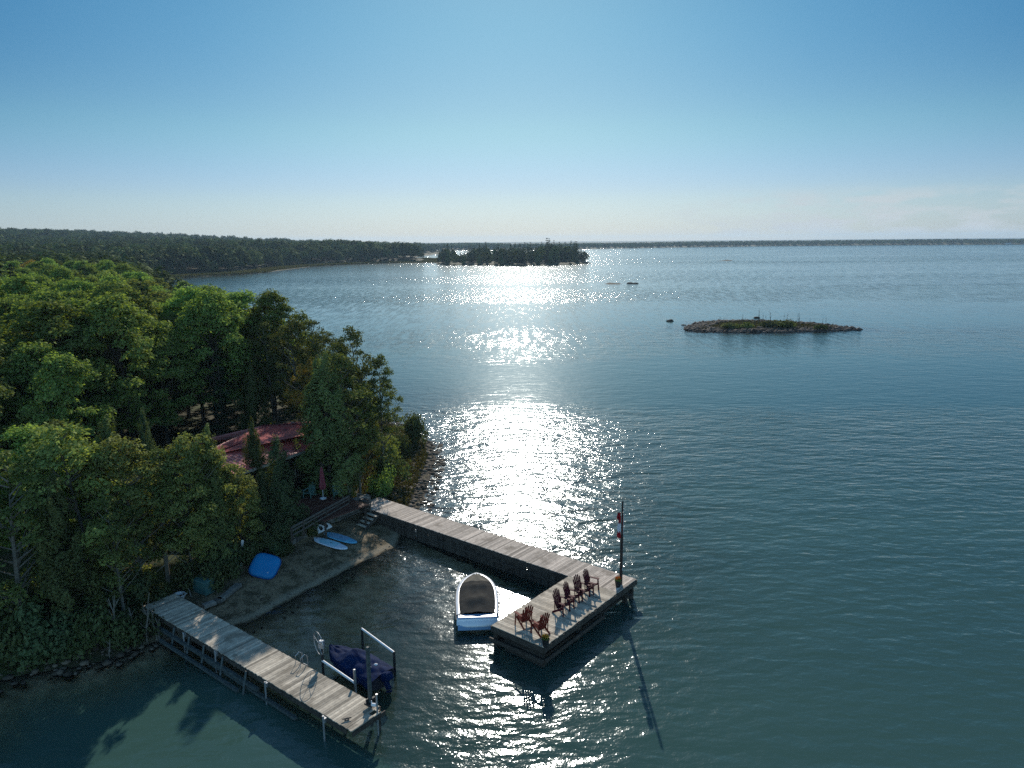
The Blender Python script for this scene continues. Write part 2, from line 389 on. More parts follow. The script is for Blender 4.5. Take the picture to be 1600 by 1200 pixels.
# water
wmat=bpy.data.materials.new('lake_water'); b=NB(nodes(wmat))
grp=bpy.data.node_groups.new('ripple_height','ShaderNodeTree')
grp.interface.new_socket('p',in_out='INPUT',socket_type='NodeSocketVector'); grp.interface.new_socket('h',in_out='OUTPUT',socket_type='NodeSocketFloat')
g=NB(grp); gi=g.n('NodeGroupInput'); go=g.n('NodeGroupOutput')
def layer(rot,sx,sy,scale,amp,det):
    mpn=g.n('ShaderNodeMapping'); mpn.inputs['Rotation'].default_value=(0,0,rot); mpn.inputs['Scale'].default_value=(sx,sy,1)
    g.l(gi.outputs[0],mpn.inputs[0]); n=g.noise(mpn.outputs[0],scale,det,.5,.3); return g.m('MULTIPLY',n,amp)
hh=g.m('ADD',layer(R(-30),.42,1.,1.05,.125,1),layer(R(-16),.55,1.,2.3,.052,1))
hh=g.m('ADD',hh,layer(R(-45),.75,1.,5.5,.017,1)); hh=g.m('ADD',hh,layer(R(10),.5,1.,.33,.14,1)); hh=g.m('ADD',hh,layer(R(-60),.9,1.,12.,.0085,1))
g.l(hh,go.inputs[0])
geo=b.n('ShaderNodeNewGeometry'); pos=geo.outputs['Position']
EPS=.02
def Hn(v):
    x=b.n('ShaderNodeGroup'); x.node_tree=grp; b.l(v,x.inputs[0]); return x.outputs[0]
h0=Hn(pos); hx=Hn(b.vm('ADD',pos,(EPS,0,0))); hy=Hn(b.vm('ADD',pos,(0,EPS,0)))
sxyz=b.n('ShaderNodeSeparateXYZ'); b.l(pos,sxyz.inputs[0])
mpn=b.n('ShaderNodeMapping'); mpn.inputs['Scale'].default_value=(.004,.017,1); b.l(pos,mpn.inputs[0])
big=b.noise(mpn.outputs[0],1,3,.6,.5)
mp2=b.n('ShaderNodeMapping'); mp2.inputs['Scale'].default_value=(.03,.06,1); b.l(pos,mp2.inputs[0])
mid=b.noise(mp2.outputs[0],1,3,.6,.4)
# breeze strength: slicks and cat's-paws as bands across the bay
yw=b.m('MULTIPLY',sxyz.outputs['Y'],b.rng(mid,0.2,.8,.93,1.07,False))
t=b.m('DIVIDE',b.m('LOGARITHM',b.m('MAXIMUM',yw,10.),10.),4.)
ramp=b.n('ShaderNodeValToRGB'); cr=ramp.color_ramp; cr.interpolation='LINEAR'
stops=[(10,.75),(40,.95),(60,1.2),(78,1.25),(84,1.05),(92,.36),(122,.34),(138,.85),(160,.95),(182,.4),(235,.6),(258,1.75),(325,1.9),(345,.8),(385,1.7),(430,1.6),(460,1.1),(600,1.3),(640,2.2),(720,2.2),(900,1.7),(3000,2.2)]
while len(cr.elements)>1: cr.elements.remove(cr.elements[0])
cr.elements[0].position=math.log10(stops[0][0])/4; cr.elements[0].color=(stops[0][1]/2,)*3+(1,)
for d_,v_ in stops[1:]:
    e=cr.elements.new(math.log10(d_)/4); e.color=(v_/2,)*3+(1,)
b.l(t,ramp.inputs[0])
mp3=b.n('ShaderNodeMapping'); mp3.inputs['Scale'].default_value=(.8,.09,1); b.l(pos,mp3.inputs[0])
gust=b.rng(b.noise(mp3.outputs[0],1,2,.7),.36,.62,.12,1.5); gust=b.m('ADD',1.,b.m('MULTIPLY',b.m('SUBTRACT',gust,1.),b.rng(sxyz.outputs['Y'],80,200,0,1)))
wind=b.m('MULTIPLY',b.m('MULTIPLY',b.m('MULTIPLY',ramp.outputs[0],gust),2.),b.rng(big,.3,.7,.55,1.35,False))
cove=b.attr('cove'); wind=b.m('MULTIPLY',wind,b.rng(cove,0,1,1,.42,False))
k=b.m('MULTIPLY',wind,-1./EPS)
cn=b.n('ShaderNodeCombineXYZ'); b.l(b.m('MULTIPLY',b.m('SUBTRACT',hx,h0),k),cn.inputs[0]); b.l(b.m('MULTIPLY',b.m('SUBTRACT',hy,h0),k),cn.inputs[1]); cn.inputs[2].default_value=1
nrm=b.vm('NORMALIZE',cn.outputs[0])
gl=b.n('ShaderNodeBsdfGlossy'); gl.inputs['Roughness'].default_value=.12; gl.inputs[0].default_value=(.90,.97,1,1); b.l(nrm,gl.inputs['Normal'])
fr=b.n('ShaderNodeFresnel'); fr.inputs[0].default_value=1.333; b.l(nrm,fr.inputs['Normal'])
dep=b.attr('depth')
df_=b.n('ShaderNodeBsdfDiffuse')
bodyc=b.mix(b.rng(big,.35,.65),(.042,.090,.074),(.030,.070,.066)); b.l(bodyc,df_.inputs[0])
tr=b.n('ShaderNodeBsdfTransparent'); b.l(b.mix(b.rng(dep,0,1.2),(.96,.96,.93),(.7,.80,.70)),tr.inputs[0])
body=b.n('ShaderNodeMixShader'); b.l(b.rng(dep,.35,2.4,.02,1.),body.inputs[0]); b.l(tr.outputs[0],body.inputs[1]); b.l(df_.outputs[0],body.inputs[2])
ms=b.n('ShaderNodeMixShader'); b.l(fr.outputs[0],ms.inputs[0]); b.l(body.outputs[0],ms.inputs[1]); b.l(gl.outputs[0],ms.inputs[2])
b.out(ms.outputs[0])
# calm cove between the two docks
cx,cy=-6.5,37.
cove_f=np.exp(-(((GX-cx)/9)**2+((GY-cy)/8)**2)**2)
depth_f=np.clip(-GZ,0,5)
water=grid_obj('lake_water',GX,GY,np.zeros_like(GX),wmat,{'depth':depth_f,'cove':cove_f})
tag(water,'open lake with rippled teal water and sun glitter',kind='structure')
def gz(x,y): return float(height(np.array([float(x)]),np.array([float(y)]))[0])
def G(px,py):
    z=0.5
    for _ in range(12):
        p=P(px,py,z); z=.5*z+.5*max(gz(p.x,p.y),0)
    p=P(px,py,z); p.z=gz(p.x,p.y); return p

# ------------------------------------------------------------ docks (dock frame: s along the walkway, n towards the far bank)
def planks(mb,o,ds,dn,s0,s1,n0,n1,z,wd=.14,along='s',gap=.012,th=.04,rng_=random.Random(3)):
    """boards whose width runs along 's' (each board lies across n) or the other way round"""
    a0,a1=(s0,s1) if along=='s' else (n0,n1)
    k=a0
    while k<a1-.02:
        w_=min(wd,a1-k); e0=rng_.uniform(-.02,.02); e1=rng_.uniform(-.02,.02); zz=z-th/2+rng_.uniform(-.004,.004)
        if along=='s': c=(k+w_/2,(n0+n1)/2+(e0+e1)/2); size=(w_-gap,n1-n0+e1-e0)
        else: c=((s0+s1)/2+(e0+e1)/2,k+w_/2); size=(s1-s0+e1-e0,w_-gap)
        m=Matrix(((ds.x,dn.x,0),(ds.y,dn.y,0),(0,0,1)))
        p=o+ds*c[0]+dn*c[1]
        mb.box((p.x,p.y,zz),(size[0],size[1],th),m,t=min(1,max(0,rng_.gauss(.5,.22)))); k+=w_
D1=Vector((.78,-.626,0)).normalized(); N1=Vector((.626,.78,0)).normalized(); O0=Vector((0,0,0))
M1=Matrix(((D1.x,N1.x,0),(D1.y,N1.y,0),(0,0,1)))
def q1(s,n,z): v=D1*s+N1*n; return Vector((v.x,v.y,z))
ZD=1.2
S0,S1,NA,NB_=-42.3,-19.3,33.6,35.75; PS0,PN0=-22.7,26.4
dock=empty('main_dock',q1(-30,34.6,0),0,'L-shaped weathered wooden dock carrying the six deck chairs','dock')
def par(o,root): o.parent=root; o.matrix_parent_inverse=Matrix.Translation(-root.location) if root.rotation_euler.z==0 else root.matrix_basis.inverted(); return o
mb=MB(); planks(mb,O0,D1,N1,S0,S1,NA,NB_,ZD); par(mb.build('walkway_deck',WOOD),dock)
mb=MB(); planks(mb,O0,D1,N1,PS0,S1,PN0,NA-.01,ZD,along='n',rng_=random.Random(9)); par(mb.build('platform_deck',WOOD2),dock)
mb=MB()
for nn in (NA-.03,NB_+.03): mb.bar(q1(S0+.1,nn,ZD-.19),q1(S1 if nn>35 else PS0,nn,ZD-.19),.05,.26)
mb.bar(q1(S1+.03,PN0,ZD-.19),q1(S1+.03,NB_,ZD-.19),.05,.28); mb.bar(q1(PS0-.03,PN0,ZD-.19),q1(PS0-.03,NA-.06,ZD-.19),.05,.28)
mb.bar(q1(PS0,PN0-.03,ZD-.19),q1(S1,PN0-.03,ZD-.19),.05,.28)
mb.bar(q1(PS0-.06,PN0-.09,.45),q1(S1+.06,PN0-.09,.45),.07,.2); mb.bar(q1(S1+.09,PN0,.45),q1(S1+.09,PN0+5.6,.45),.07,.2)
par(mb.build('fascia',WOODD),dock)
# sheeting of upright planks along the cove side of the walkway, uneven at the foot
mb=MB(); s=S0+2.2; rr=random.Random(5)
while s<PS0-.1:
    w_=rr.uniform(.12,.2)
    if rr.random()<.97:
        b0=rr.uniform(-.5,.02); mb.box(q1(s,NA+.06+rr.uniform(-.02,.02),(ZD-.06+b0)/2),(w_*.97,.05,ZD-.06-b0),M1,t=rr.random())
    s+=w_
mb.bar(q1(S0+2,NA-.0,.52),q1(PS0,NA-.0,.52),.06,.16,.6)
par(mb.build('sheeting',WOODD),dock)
for s_ in np.arange(S0+1.5,PS0,2.6):
    for nn in (NA+.15,NB_-.15): 
        m_=MB(); m_.tube([q1(s_,nn,-1.6),q1(s_,nn,ZD-.07)],.11,8,.3); par(m_.build('post',WOODD),dock)
for s_,n_ in ((PS0+.2,PN0+.2),(S1-.25,PN0+.2),(PS0+.2,PN0+3.4),(S1-.25,PN0+3.4),(S1-.25,NB_-.9),(PS0+.2,NA-.4),(S1-.25,NB_-.2)):
    m_=MB(); m_.box(q1(s_,n_,-.4),(.24,.24,3.0),M1,.3); par(m_.build('post',WOODD),dock)
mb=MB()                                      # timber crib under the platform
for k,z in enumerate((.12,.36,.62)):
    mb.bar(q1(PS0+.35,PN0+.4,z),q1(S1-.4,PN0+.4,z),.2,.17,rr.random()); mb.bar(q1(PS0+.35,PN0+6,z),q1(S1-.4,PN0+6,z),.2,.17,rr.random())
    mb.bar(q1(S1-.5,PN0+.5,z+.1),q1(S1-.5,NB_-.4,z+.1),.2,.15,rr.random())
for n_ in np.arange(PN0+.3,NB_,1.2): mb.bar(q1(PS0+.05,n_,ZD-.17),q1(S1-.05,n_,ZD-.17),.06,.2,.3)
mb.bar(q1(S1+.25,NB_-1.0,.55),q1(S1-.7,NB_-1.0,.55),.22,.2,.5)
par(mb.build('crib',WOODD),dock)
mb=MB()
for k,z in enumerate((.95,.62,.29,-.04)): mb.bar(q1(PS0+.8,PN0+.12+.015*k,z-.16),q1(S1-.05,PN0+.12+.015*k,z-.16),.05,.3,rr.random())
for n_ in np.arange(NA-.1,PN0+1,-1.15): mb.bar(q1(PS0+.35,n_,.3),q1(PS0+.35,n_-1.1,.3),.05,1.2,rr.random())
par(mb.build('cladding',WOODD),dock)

# the second dock
D3=Vector((.794,-.608,0)).normalized(); N3=Vector((.608,.794,0)).normalized()
M3=Matrix(((D3.x,N3.x,0),(D3.y,N3.y,0),(0,0,1)))
def q3(s,n,z): v=D3*s+N3*n; return Vector((v.x,v.y,z))
ZL=1.1; L0,L1,LA,LB=-39.2,-21.55,17.03,18.86
dk2=empty('boat_dock',q3(-30,18,0),0,'long straight grey wooden dock beside the covered motor boat, its shore half in tree shade','dock')
mb=MB(); planks(mb,O0,D3,N3,L0,L1-.32,LA,LB,ZL,rng_=random.Random(21)); 
planks(mb,O0,D3,N3,L1-.31,L1,LA,LB-.62,ZL,rng_=random.Random(22)); mb.bar(q3(L1-.31,LB-.25,ZL-.02),q3(L1,LB-.25,ZL-.02),.09,.04,.8); mb.bar(q3(L1-.04,LB-.2,ZL-.02),q3(L1-.04,LB-.62,ZL-.02),.09,.04,.8)
par(mb.build('deck',WOOD2),dk2)
mb=MB()
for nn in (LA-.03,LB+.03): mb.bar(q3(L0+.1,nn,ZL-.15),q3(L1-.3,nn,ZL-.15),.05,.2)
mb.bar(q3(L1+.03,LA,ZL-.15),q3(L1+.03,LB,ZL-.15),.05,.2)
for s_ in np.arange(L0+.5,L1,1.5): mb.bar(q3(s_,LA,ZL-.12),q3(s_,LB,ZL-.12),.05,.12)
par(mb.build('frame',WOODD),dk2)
mb=MB()
mb.bar(q3(L0+1,LA-.25,.62),q3(-28,LA-.18,.5),.16,.16,.7); mb.bar(q3(-36.4,LA-.55,.25),q3(-29.2,LA-.5,.14),.14,.14,.6); mb.bar(q3(-33,LA-.1,.3),q3(-25.2,LA-.15,.2),.16,.14,.5)
par(mb.build('lower_rail',GREENM),dk2)
for s_ in (-37.2,-35.6,-34.1,-32.7,-31.0,-29.0): 
    m_=MB(); m_.bar(q3(s_,LA-.1,ZL-.05),q3(s_+.12,LA-.62,-.8),.09,.09,.7,up=Vector((1,0,0))); par(m_.build('brace',GREENM),dk2)
for s_,hgt in ((-38.5,1.0),(-34.6,1.15),(-31.6,1.2),(-27.4,1.15),(-23.2,1.2)):
    m_=MB(); m_.tube([q3(s_,LA-.16,-1.6),q3(s_,LA-.16,hgt)],.045,8,.5); m_.box(q3(s_,LA-.1,.98),(.16,.12,.2),M3); par(m_.build('post',GALV),dk2)
for s_ in (-37,-33,-28.5,-24.5,-21.8):
    m_=MB(); m_.tube([q3(s_,LB-.1,-1.6),q3(s_,LB-.1,ZL-.06)],.06,8,.5); par(m_.build('post',WOODD),dk2)

# objects on the second dock
tp=P(579,1103,ZL); t_=empty('mooring_pole',tp,0,'tall dark square pole standing at the outer end of the boat dock','pole')
ph=top_h(tp,1011)
mb=MB(); mb.box((0,0,ph/2-.5),(.13,.13,ph+1.0),M3,bev=.01); mb.build('pole',GREENM,t_)
mb=MB(); mb.box((-.05,-.05,.16),(.3,.3,.08),M3); mb.box((.1,.06,.32),(.1,.22,.1),M3); mb.box((-.1,-.02,.30),(.06,.2,.16),M3); mb.build('bracket',DARKM,t_)
wp=q3(L1-.06,LB-.36,0); t_=empty('mooring_post',wp,0,'short pale steel pipe post with a white winch beside the tall dark pole','post')
mb=MB(); mb.tube([(0,0,-1.5),(0,0,1.95)],.04,10); mb.tube([(0,0,1.95),(0,0,1.99)],.055,10); mb.build('post',GALV,t_)
mb=MB(); mb.box((-.14,-.02,1.5),(.2,.1,.13),M3@Matrix.Rotation(R(25),3,'Z'),bev=.02); mb.tube([(-.22,-.05,1.5),(-.22,-.05,1.72)],.018,6); mb.build('winch',PVC,t_)
cl=P(542,1125,ZL); t_=empty('dock_cleat',cl,R(20),'small dark horn cleat screwed to the boards near the end of the boat dock','cleat')
mb=MB(); mb.box((0,0,.012),(.2,.08,.024)); mb.tube([(-.2,0,.085),(-.1,0,.075),(.1,0,.075),(.2,0,.085)],[.015,.024,.024,.015],8); mb.box((-.06,0,.04),(.03,.04,.05)); mb.box((.06,0,.04),(.03,.04,.05)); mb.build('cleat',DARKM,t_)
lp=q3(-27.35,LB+.08,0); t_=empty('swim_ladder',lp,math.atan2(D3.y,D3.x),'bent metal swim ladder hooked over the cove side of the boat dock','ladder')
for k in (-.2,.2):
    mb=MB(); mb.tube([(k,-.28,ZL),(k,-.26,ZL+.42),(k,-.05,ZL+.52),(k,.12,ZL+.35),(k,.16,-.9)],.022,8); mb.build('rail',GALV,t_)
for z in (-.6,-.3,0,.3,.6,.9): mb=MB(); mb.tube([(-.2,.16,z),(.2,.16,z)],.018,6); mb.build('rung',GALV,t_)

# ------------------------------------------------------------ boat lift
def colpt(px,py,pyb):  # not used for layout, only heights above water
    return P(px,py,0)
la=P(505.5,1057,.25); lb=P(556,1090,.25); lc=P(567,1013,.1); ld=P(617,1051,.1)
lift=empty('boat_lift',((la+ld)/2).xy.to_3d(),0,'boat lift frame with two long white guide tubes and a big winch wheel','boat lift')
o0=lift.location
hh_=[top_h(la,1012),top_h(lb,1046),top_h(lc,981),top_h(ld,1018)]
for p_,h_ in zip((la,lb,lc,ld),hh_):
    mb=MB(); mb.box((p_.x-o0.x,p_.y-o0.y,(p_.z+h_-1.8)/2),(.09,.09,p_.z+h_+1.8),M3,bev=.008); mb.build('post',DARKM if p_ is not lb else GALV,lift)
def off(v,z): return Vector((v.x-o0.x,v.y-o0.y,z))
za=la.z+hh_[0]; zb=.35+.55
mb=MB(); mb.tube([off(la,la.z+.85),off(lb,lb.z+.75)],.055,10); mb.build('guide_tube',PVC,lift,True)
mb=MB(); mb.tube([off(lc,lc.z+hh_[2]-.05),off(ld,ld.z+hh_[3]-.05)],.055,10); mb.build('guide_tube',PVC,lift,True)
mb=MB()
for a_,b_ in ((la,lb),(lc,ld),(la,lc),(lb,ld)): mb.bar(off(a_,-.35),off(b_,-.35),.1,.12)
for f_ in (.33,.67):
    mb.bar(off(la.lerp(lc,f_),-.1),off(lb.lerp(ld,f_),-.1),.14,.1)
mb.build('cradle',GALV,lift)
wc=off(la,la.z+hh_[0]+.28)
axv=Vector((.45,-.9,0)).normalized(); 
tx=axv.cross(Vector((0,0,1))); Rw=.56
axv=Vector((-D3.x*.35-N3.x*.9,-D3.y*.35-N3.y*.9,0)).normalized(); axv=Vector((-.80,-.62,0)).normalized(); tx=axv.cross(Vector((0,0,1)))
wc2=wc-tx*0+axv*.14
mb=MB(); ring=[wc2+(tx*math.cos(a)+Vector((0,0,1))*math.sin(a))*Rw for a in np.linspace(0,2*math.pi,33)]
mb.tube(ring,.016,6,cap=False)
for a in np.arange(.3,.3+2*math.pi,2*math.pi/5): mb.tube([wc2+(tx*math.cos(a)+Vector((0,0,1))*math.sin(a))*.05,wc2+(tx*math.cos(a)+Vector((0,0,1))*math.sin(a))*Rw],.011,6)
mb.tube([wc2,wc-axv*.1],.05,10); mb.build('winch_wheel',GALV,lift)
mb=MB(); mb.box(wc-Vector((0,0,.1)),(.24,.2,.4),M3@Matrix.Rotation(R(20),3,'Z'),bev=.03); mb.build('winch_box',GALV,lift)

# ------------------------------------------------------------ boats
def loft(name,st,mat_,parent,smooth=True,closed_end=True,tint_=None):
    """st: list of rings with equal point counts"""
    V=[];Fs=[];n=len(st[0])
    for r_ in st: V+= [tuple(p) for p in r_]
    for i in range(len(st)-1):
        for k in range(n-1): Fs.append((i*n+k,i*n+k+1,(i+1)*n+k+1,(i+1)*n+k))
    if closed_end: Fs.append(tuple(range(n))[::-1])
    me=bpy.data.meshes.new(name); me.from_pydata(V,[],Fs); me.materials.append(mat_)
    bm=bmesh.new(); bm.from_mesh(me); bmesh.ops.remove_doubles(bm,verts=bm.verts,dist=.001); bmesh.ops.recalc_face_normals(bm,faces=bm.faces); bm.to_mesh(me); bm.free()
    if smooth: me.polygons.foreach_set('use_smooth',[True]*len(me.polygons)); me.set_sharp_from_angle(angle=R(45))
    o=bpy.data.objects.new(name,me); COL.objects.link(o); o.parent=parent; return o
GEL=mat('white_gelcoat',(.78,.79,.80),(.72,.73,.75),.22,2)
GELB=mat('gelcoat_sky_tint',(.20,.33,.50),(.17,.29,.45),.25,2)  # stern parts in pale blue: sky reflection put into the colour
CANV=mat('taupe_canvas',(.047,.046,.042),(.034,.033,.031),.95,5,bump=.4,spec=.05)
CANV2=mat('lighter_taupe_canvas',(.19,.17,.135),(.14,.125,.10),.95,4,bump=.4,spec=.05)
NAVY=mat('navy_canvas',(.006,.020,.072),(.004,.012,.042),.8,6,bump=.2,spec=.05)
RUB=mat('black_rubber',(.02,.02,.022),(.03,.03,.03),.6)
bo=Vector((-2.0,36.45,0)); bow_pt=P(744,895,.95)
hd=math.atan2(bow_pt.y-bo.y,bow_pt.x-bo.x)
LB_=(bow_pt.xy-bo.xy).length; 
boat=empty('bowrider_boat',bo,hd-math.pi/2,'white motor boat under a taupe cover, afloat between the two docks','boat')
def hw(t):   # half beam along the length 0..1
    return 1.21*(1-.06*(1-min(1,t/.35)))*(1-max(0,(t-.45)/.55)**2.6)**.62 if t<1 else .0
ts=[0,.04,.12,.22,.34,.46,.56,.66,.75,.83,.9,.95,.985,1]
def sheer(t): return .72+.22*t**1.6
rings=[]
for t in ts:
    h_=max(hw(t),.03); y=t*LB_; zt=sheer(t)
    half=[(h_,zt),(h_*.99,zt-.12),(h_*.95,zt-.35),(h_*.86,.12+.12*t),(h_*.45,-.12+.25*t*t),(0,-.3+.45*t**3)]
    rings.append([(-a,y+(.0 if z>.3 else -.25*t),z) for a,z in half]+[(a,y+(.0 if z>.3 else -.25*t),z) for a,z in half[::-1][1:]])
loft('hull',rings,GEL,boat)
mb=MB(); pts=[(-hw(t)*1.01-.01,t*LB_,sheer(t)-.1) for t in ts]+[(hw(t)*1.01+.01,t*LB_,sheer(t)-.1) for t in ts[::-1][1:]]
mb.tube(pts,.032,6); mb.build('rub_rail',RUB,boat)
# gunwale band between hull edge and cover
def inset(t): return max(hw(t)-.17,.02)
V=[];Fs=[]
tg=[.075]+[x for x in ts if x>.08]; 
for sgn in (-1,1):
    b0=len(V)
    for t in tg: V+=[(sgn*hw(t),t*LB_,sheer(t)),(sgn*(hw(t)*.5+inset(t)*.5),t*LB_-.03*t,sheer(t)+.05),(sgn*inset(t),min(t,.965)*LB_-.08*t,sheer(t)+.04)]
    for i in range(len(tg)-1):
        for k in (0,1): Fs.append((b0+3*i+k,b0+3*i+k+1,b0+3*i+4+k,b0+3*i+3+k))
me=bpy.data.meshes.new('gunwale'); me.from_pydata(V,[],Fs); me.materials.append(GEL); me.polygons.foreach_set('use_smooth',[True]*len(Fs)); o=bpy.data.objects.new('gunwale',me); COL.objects.link(o); o.parent=boat
mb=MB(); mb.box((0,.18,.70),(2.15,.40,.10),bev=.03); mb.build('rear_deck',GELB,boat)
mb=MB(); ring_=[(x*.98,-.30+ (0.16*abs(x)**3 if True else 0),z) for x in np.linspace(-1,1,13) for z in (0,)]
V=[];n=13
prof=[(-.34,.34),(-.40,.42),(-.36,.52),(.0,.56),(.14,.66)]
for (yy,zz) in prof: V+=[(x*1.12,yy+.22*abs(x)**4,zz) for x in np.linspace(-1.02,1.02,n)]
Fs=[(i*n+k,i*n+k+1,(i+1)*n+k+1,(i+1)*n+k) for i in range(len(prof)-1) for k in range(n-1)]
me=bpy.data.meshes.new('swim_platform'); me.from_pydata(V,[],Fs); me.materials.append(GEL); me.polygons.foreach_set('use_smooth',[True]*len(Fs)); o=bpy.data.objects.new('swim_platform',me); COL.objects.link(o); o.parent=boat
mb=MB(); mb.box((0,-.2,.3),(2.15,.3,.3),bev=.04); mb.build('transom',GELB,boat)
def cover(name,t0,t1,mat_,ridge,zoff):
    V=[];Fs=[];nx=21;tt=np.linspace(t0,t1,34)
    for t in tt:
        for k in range(nx):
            u=k/(nx-1)*2-1; a=max(inset(t)-.01,.01)+.03*math.sin(t*60)*abs(u)**6
            x=u*a; zc=sheer(t)+.05+zoff+ridge(t)*(1-abs(u)**2.2)+.018*math.sin(9*u+14*t)+.012*math.sin(23*t-5*u)
            if abs(u)>.97: zc=sheer(t)+.035
            V.append((x,min(t,.965)*LB_-.08*t,zc))
    for i in range(len(tt)-1):
        for k in range(nx-1): Fs.append((i*nx+k,i*nx+k+1,(i+1)*nx+k+1,(i+1)*nx+k))
    me=bpy.data.meshes.new(name); me.from_pydata(V,[],Fs); me.materials.append(mat_); me.polygons.foreach_set('use_smooth',[True]*len(Fs)); o=bpy.data.objects.new(name,me); COL.objects.link(o); o.parent=boat
cover('cover',.075,.775,CANV,lambda t:.10+.16*math.exp(-((t-.33)/.10)**2)+.08*math.exp(-((t-.66)/.06)**2),0)
cover('bow_cover',.772,.965,CANV2,lambda t:.07*(1-(t-.77)/.2)+.03,.0)
for sx in (-.98,.98):
    mb=MB(); mb.tube([(sx,.45,.76),(sx,.45,.84)],.02,6); mb.tube([(sx,.36,.84),(sx,.54,.84)],.02,6); mb.build('cleat',GALV,boat)

# navy covered outboard boat on the lift
nb=P(517,1013,.95); ns=P(597,1058,.75)
hd=math.atan2(nb.y-ns.y,nb.x-ns.x); LN=(nb.xy-ns.xy).length
nbt=empty('covered_motorboat',Vector((ns.x,ns.y,.28)),hd-math.pi/2,'small outboard motor boat wrapped in a rumpled navy cover, hanging in the lift','boat')
def hw2(t): return .86*(1-.08*(1-min(1,t/.3)))*max(0,(1-max(0,(t-.35)/.65)**2.1))**.75
rings=[]
for t in ts:
    h_=max(hw2(t),.02); y=t*LN; zt=.55+.22*t**2
    half=[(h_,zt),(h_*.97,zt-.2),(h_*.85,.12+.1*t),(h_*.4,-.04+.15*t*t),(0,-.1+.3*t**3)]
    rings.append([(-a,y-(0 if z>.3 else .2*t),z) for a,z in half]+[(a,y-(0 if z>.3 else .2*t),z) for a,z in half[::-1][1:]])
loft('hull',rings,mat('dark_hull',(.03,.03,.04),(.02,.02,.03),.4),nbt)
V=[];Fs=[];nx=29;tt=np.linspace(-.02,1.015,46)
for t in tt:
    tc_=min(max(t,0),1)
    for k in range(nx):
        u=k/(nx-1)*2-1; a=max(hw2(tc_),.02)+.05
        hump=.50*math.exp(-((t-.52)/.13)**2)+.26*math.exp(-((t-.30)/.12)**2)+.12*math.exp(-((t-.1)/.12)**2)
        z=.60+.22*tc_**2+hump*max(0,1-abs(u)**1.6)
        z+=.050*abs(math.sin(13*t+3.5*u))*(1-u*u)+.045*abs(math.sin(6*u-5*t))*(1-abs(u))-.02*max(0,math.sin(24*t-5*u))**3
        x=u*a
        if abs(u)>.86: q=(abs(u)-.86)/.14; z=.60+.22*tc_**2+.03-q*(.34+.08*math.sin(31*t)); x=math.copysign(a*(1-.02*q),u)
        V.append((x,t*LN,z))
for i in range(len(tt)-1):
    for k in range(nx-1): Fs.append((i*nx+k,i*nx+k+1,(i+1)*nx+k+1,(i+1)*nx+k))
me=bpy.data.meshes.new('cover'); me.from_pydata(V,[],Fs); me.materials.append(NAVY); me.polygons.foreach_set('use_smooth',[True]*len(Fs)); o=bpy.data.objects.new('cover',me); COL.objects.link(o); o.parent=nbt
mb=MB(); rt=Matrix.Rotation(R(-28),3,'X')
mb.box((0,-.32,.62),(.34,.52,.42),rt,bev=.07); mb.box((0,-.30,.25),(.16,.24,.6),rt,bev=.04); mb.box((0,-.42,-.12),(.1,.4,.1),rt,bev=.03); mb.box((0,-.1,.5),(.3,.25,.25),bev=.03)
mb.build('outboard_motor',NAVY,nbt)
for sx in (-.12,.2):
    mb=MB(); mb.lathe((sx,LN*.17,.72),[(.05,0),(.09,.03),(.09,.09),(.03,.13)],10); mb.build('cover_vent',PVC,nbt)

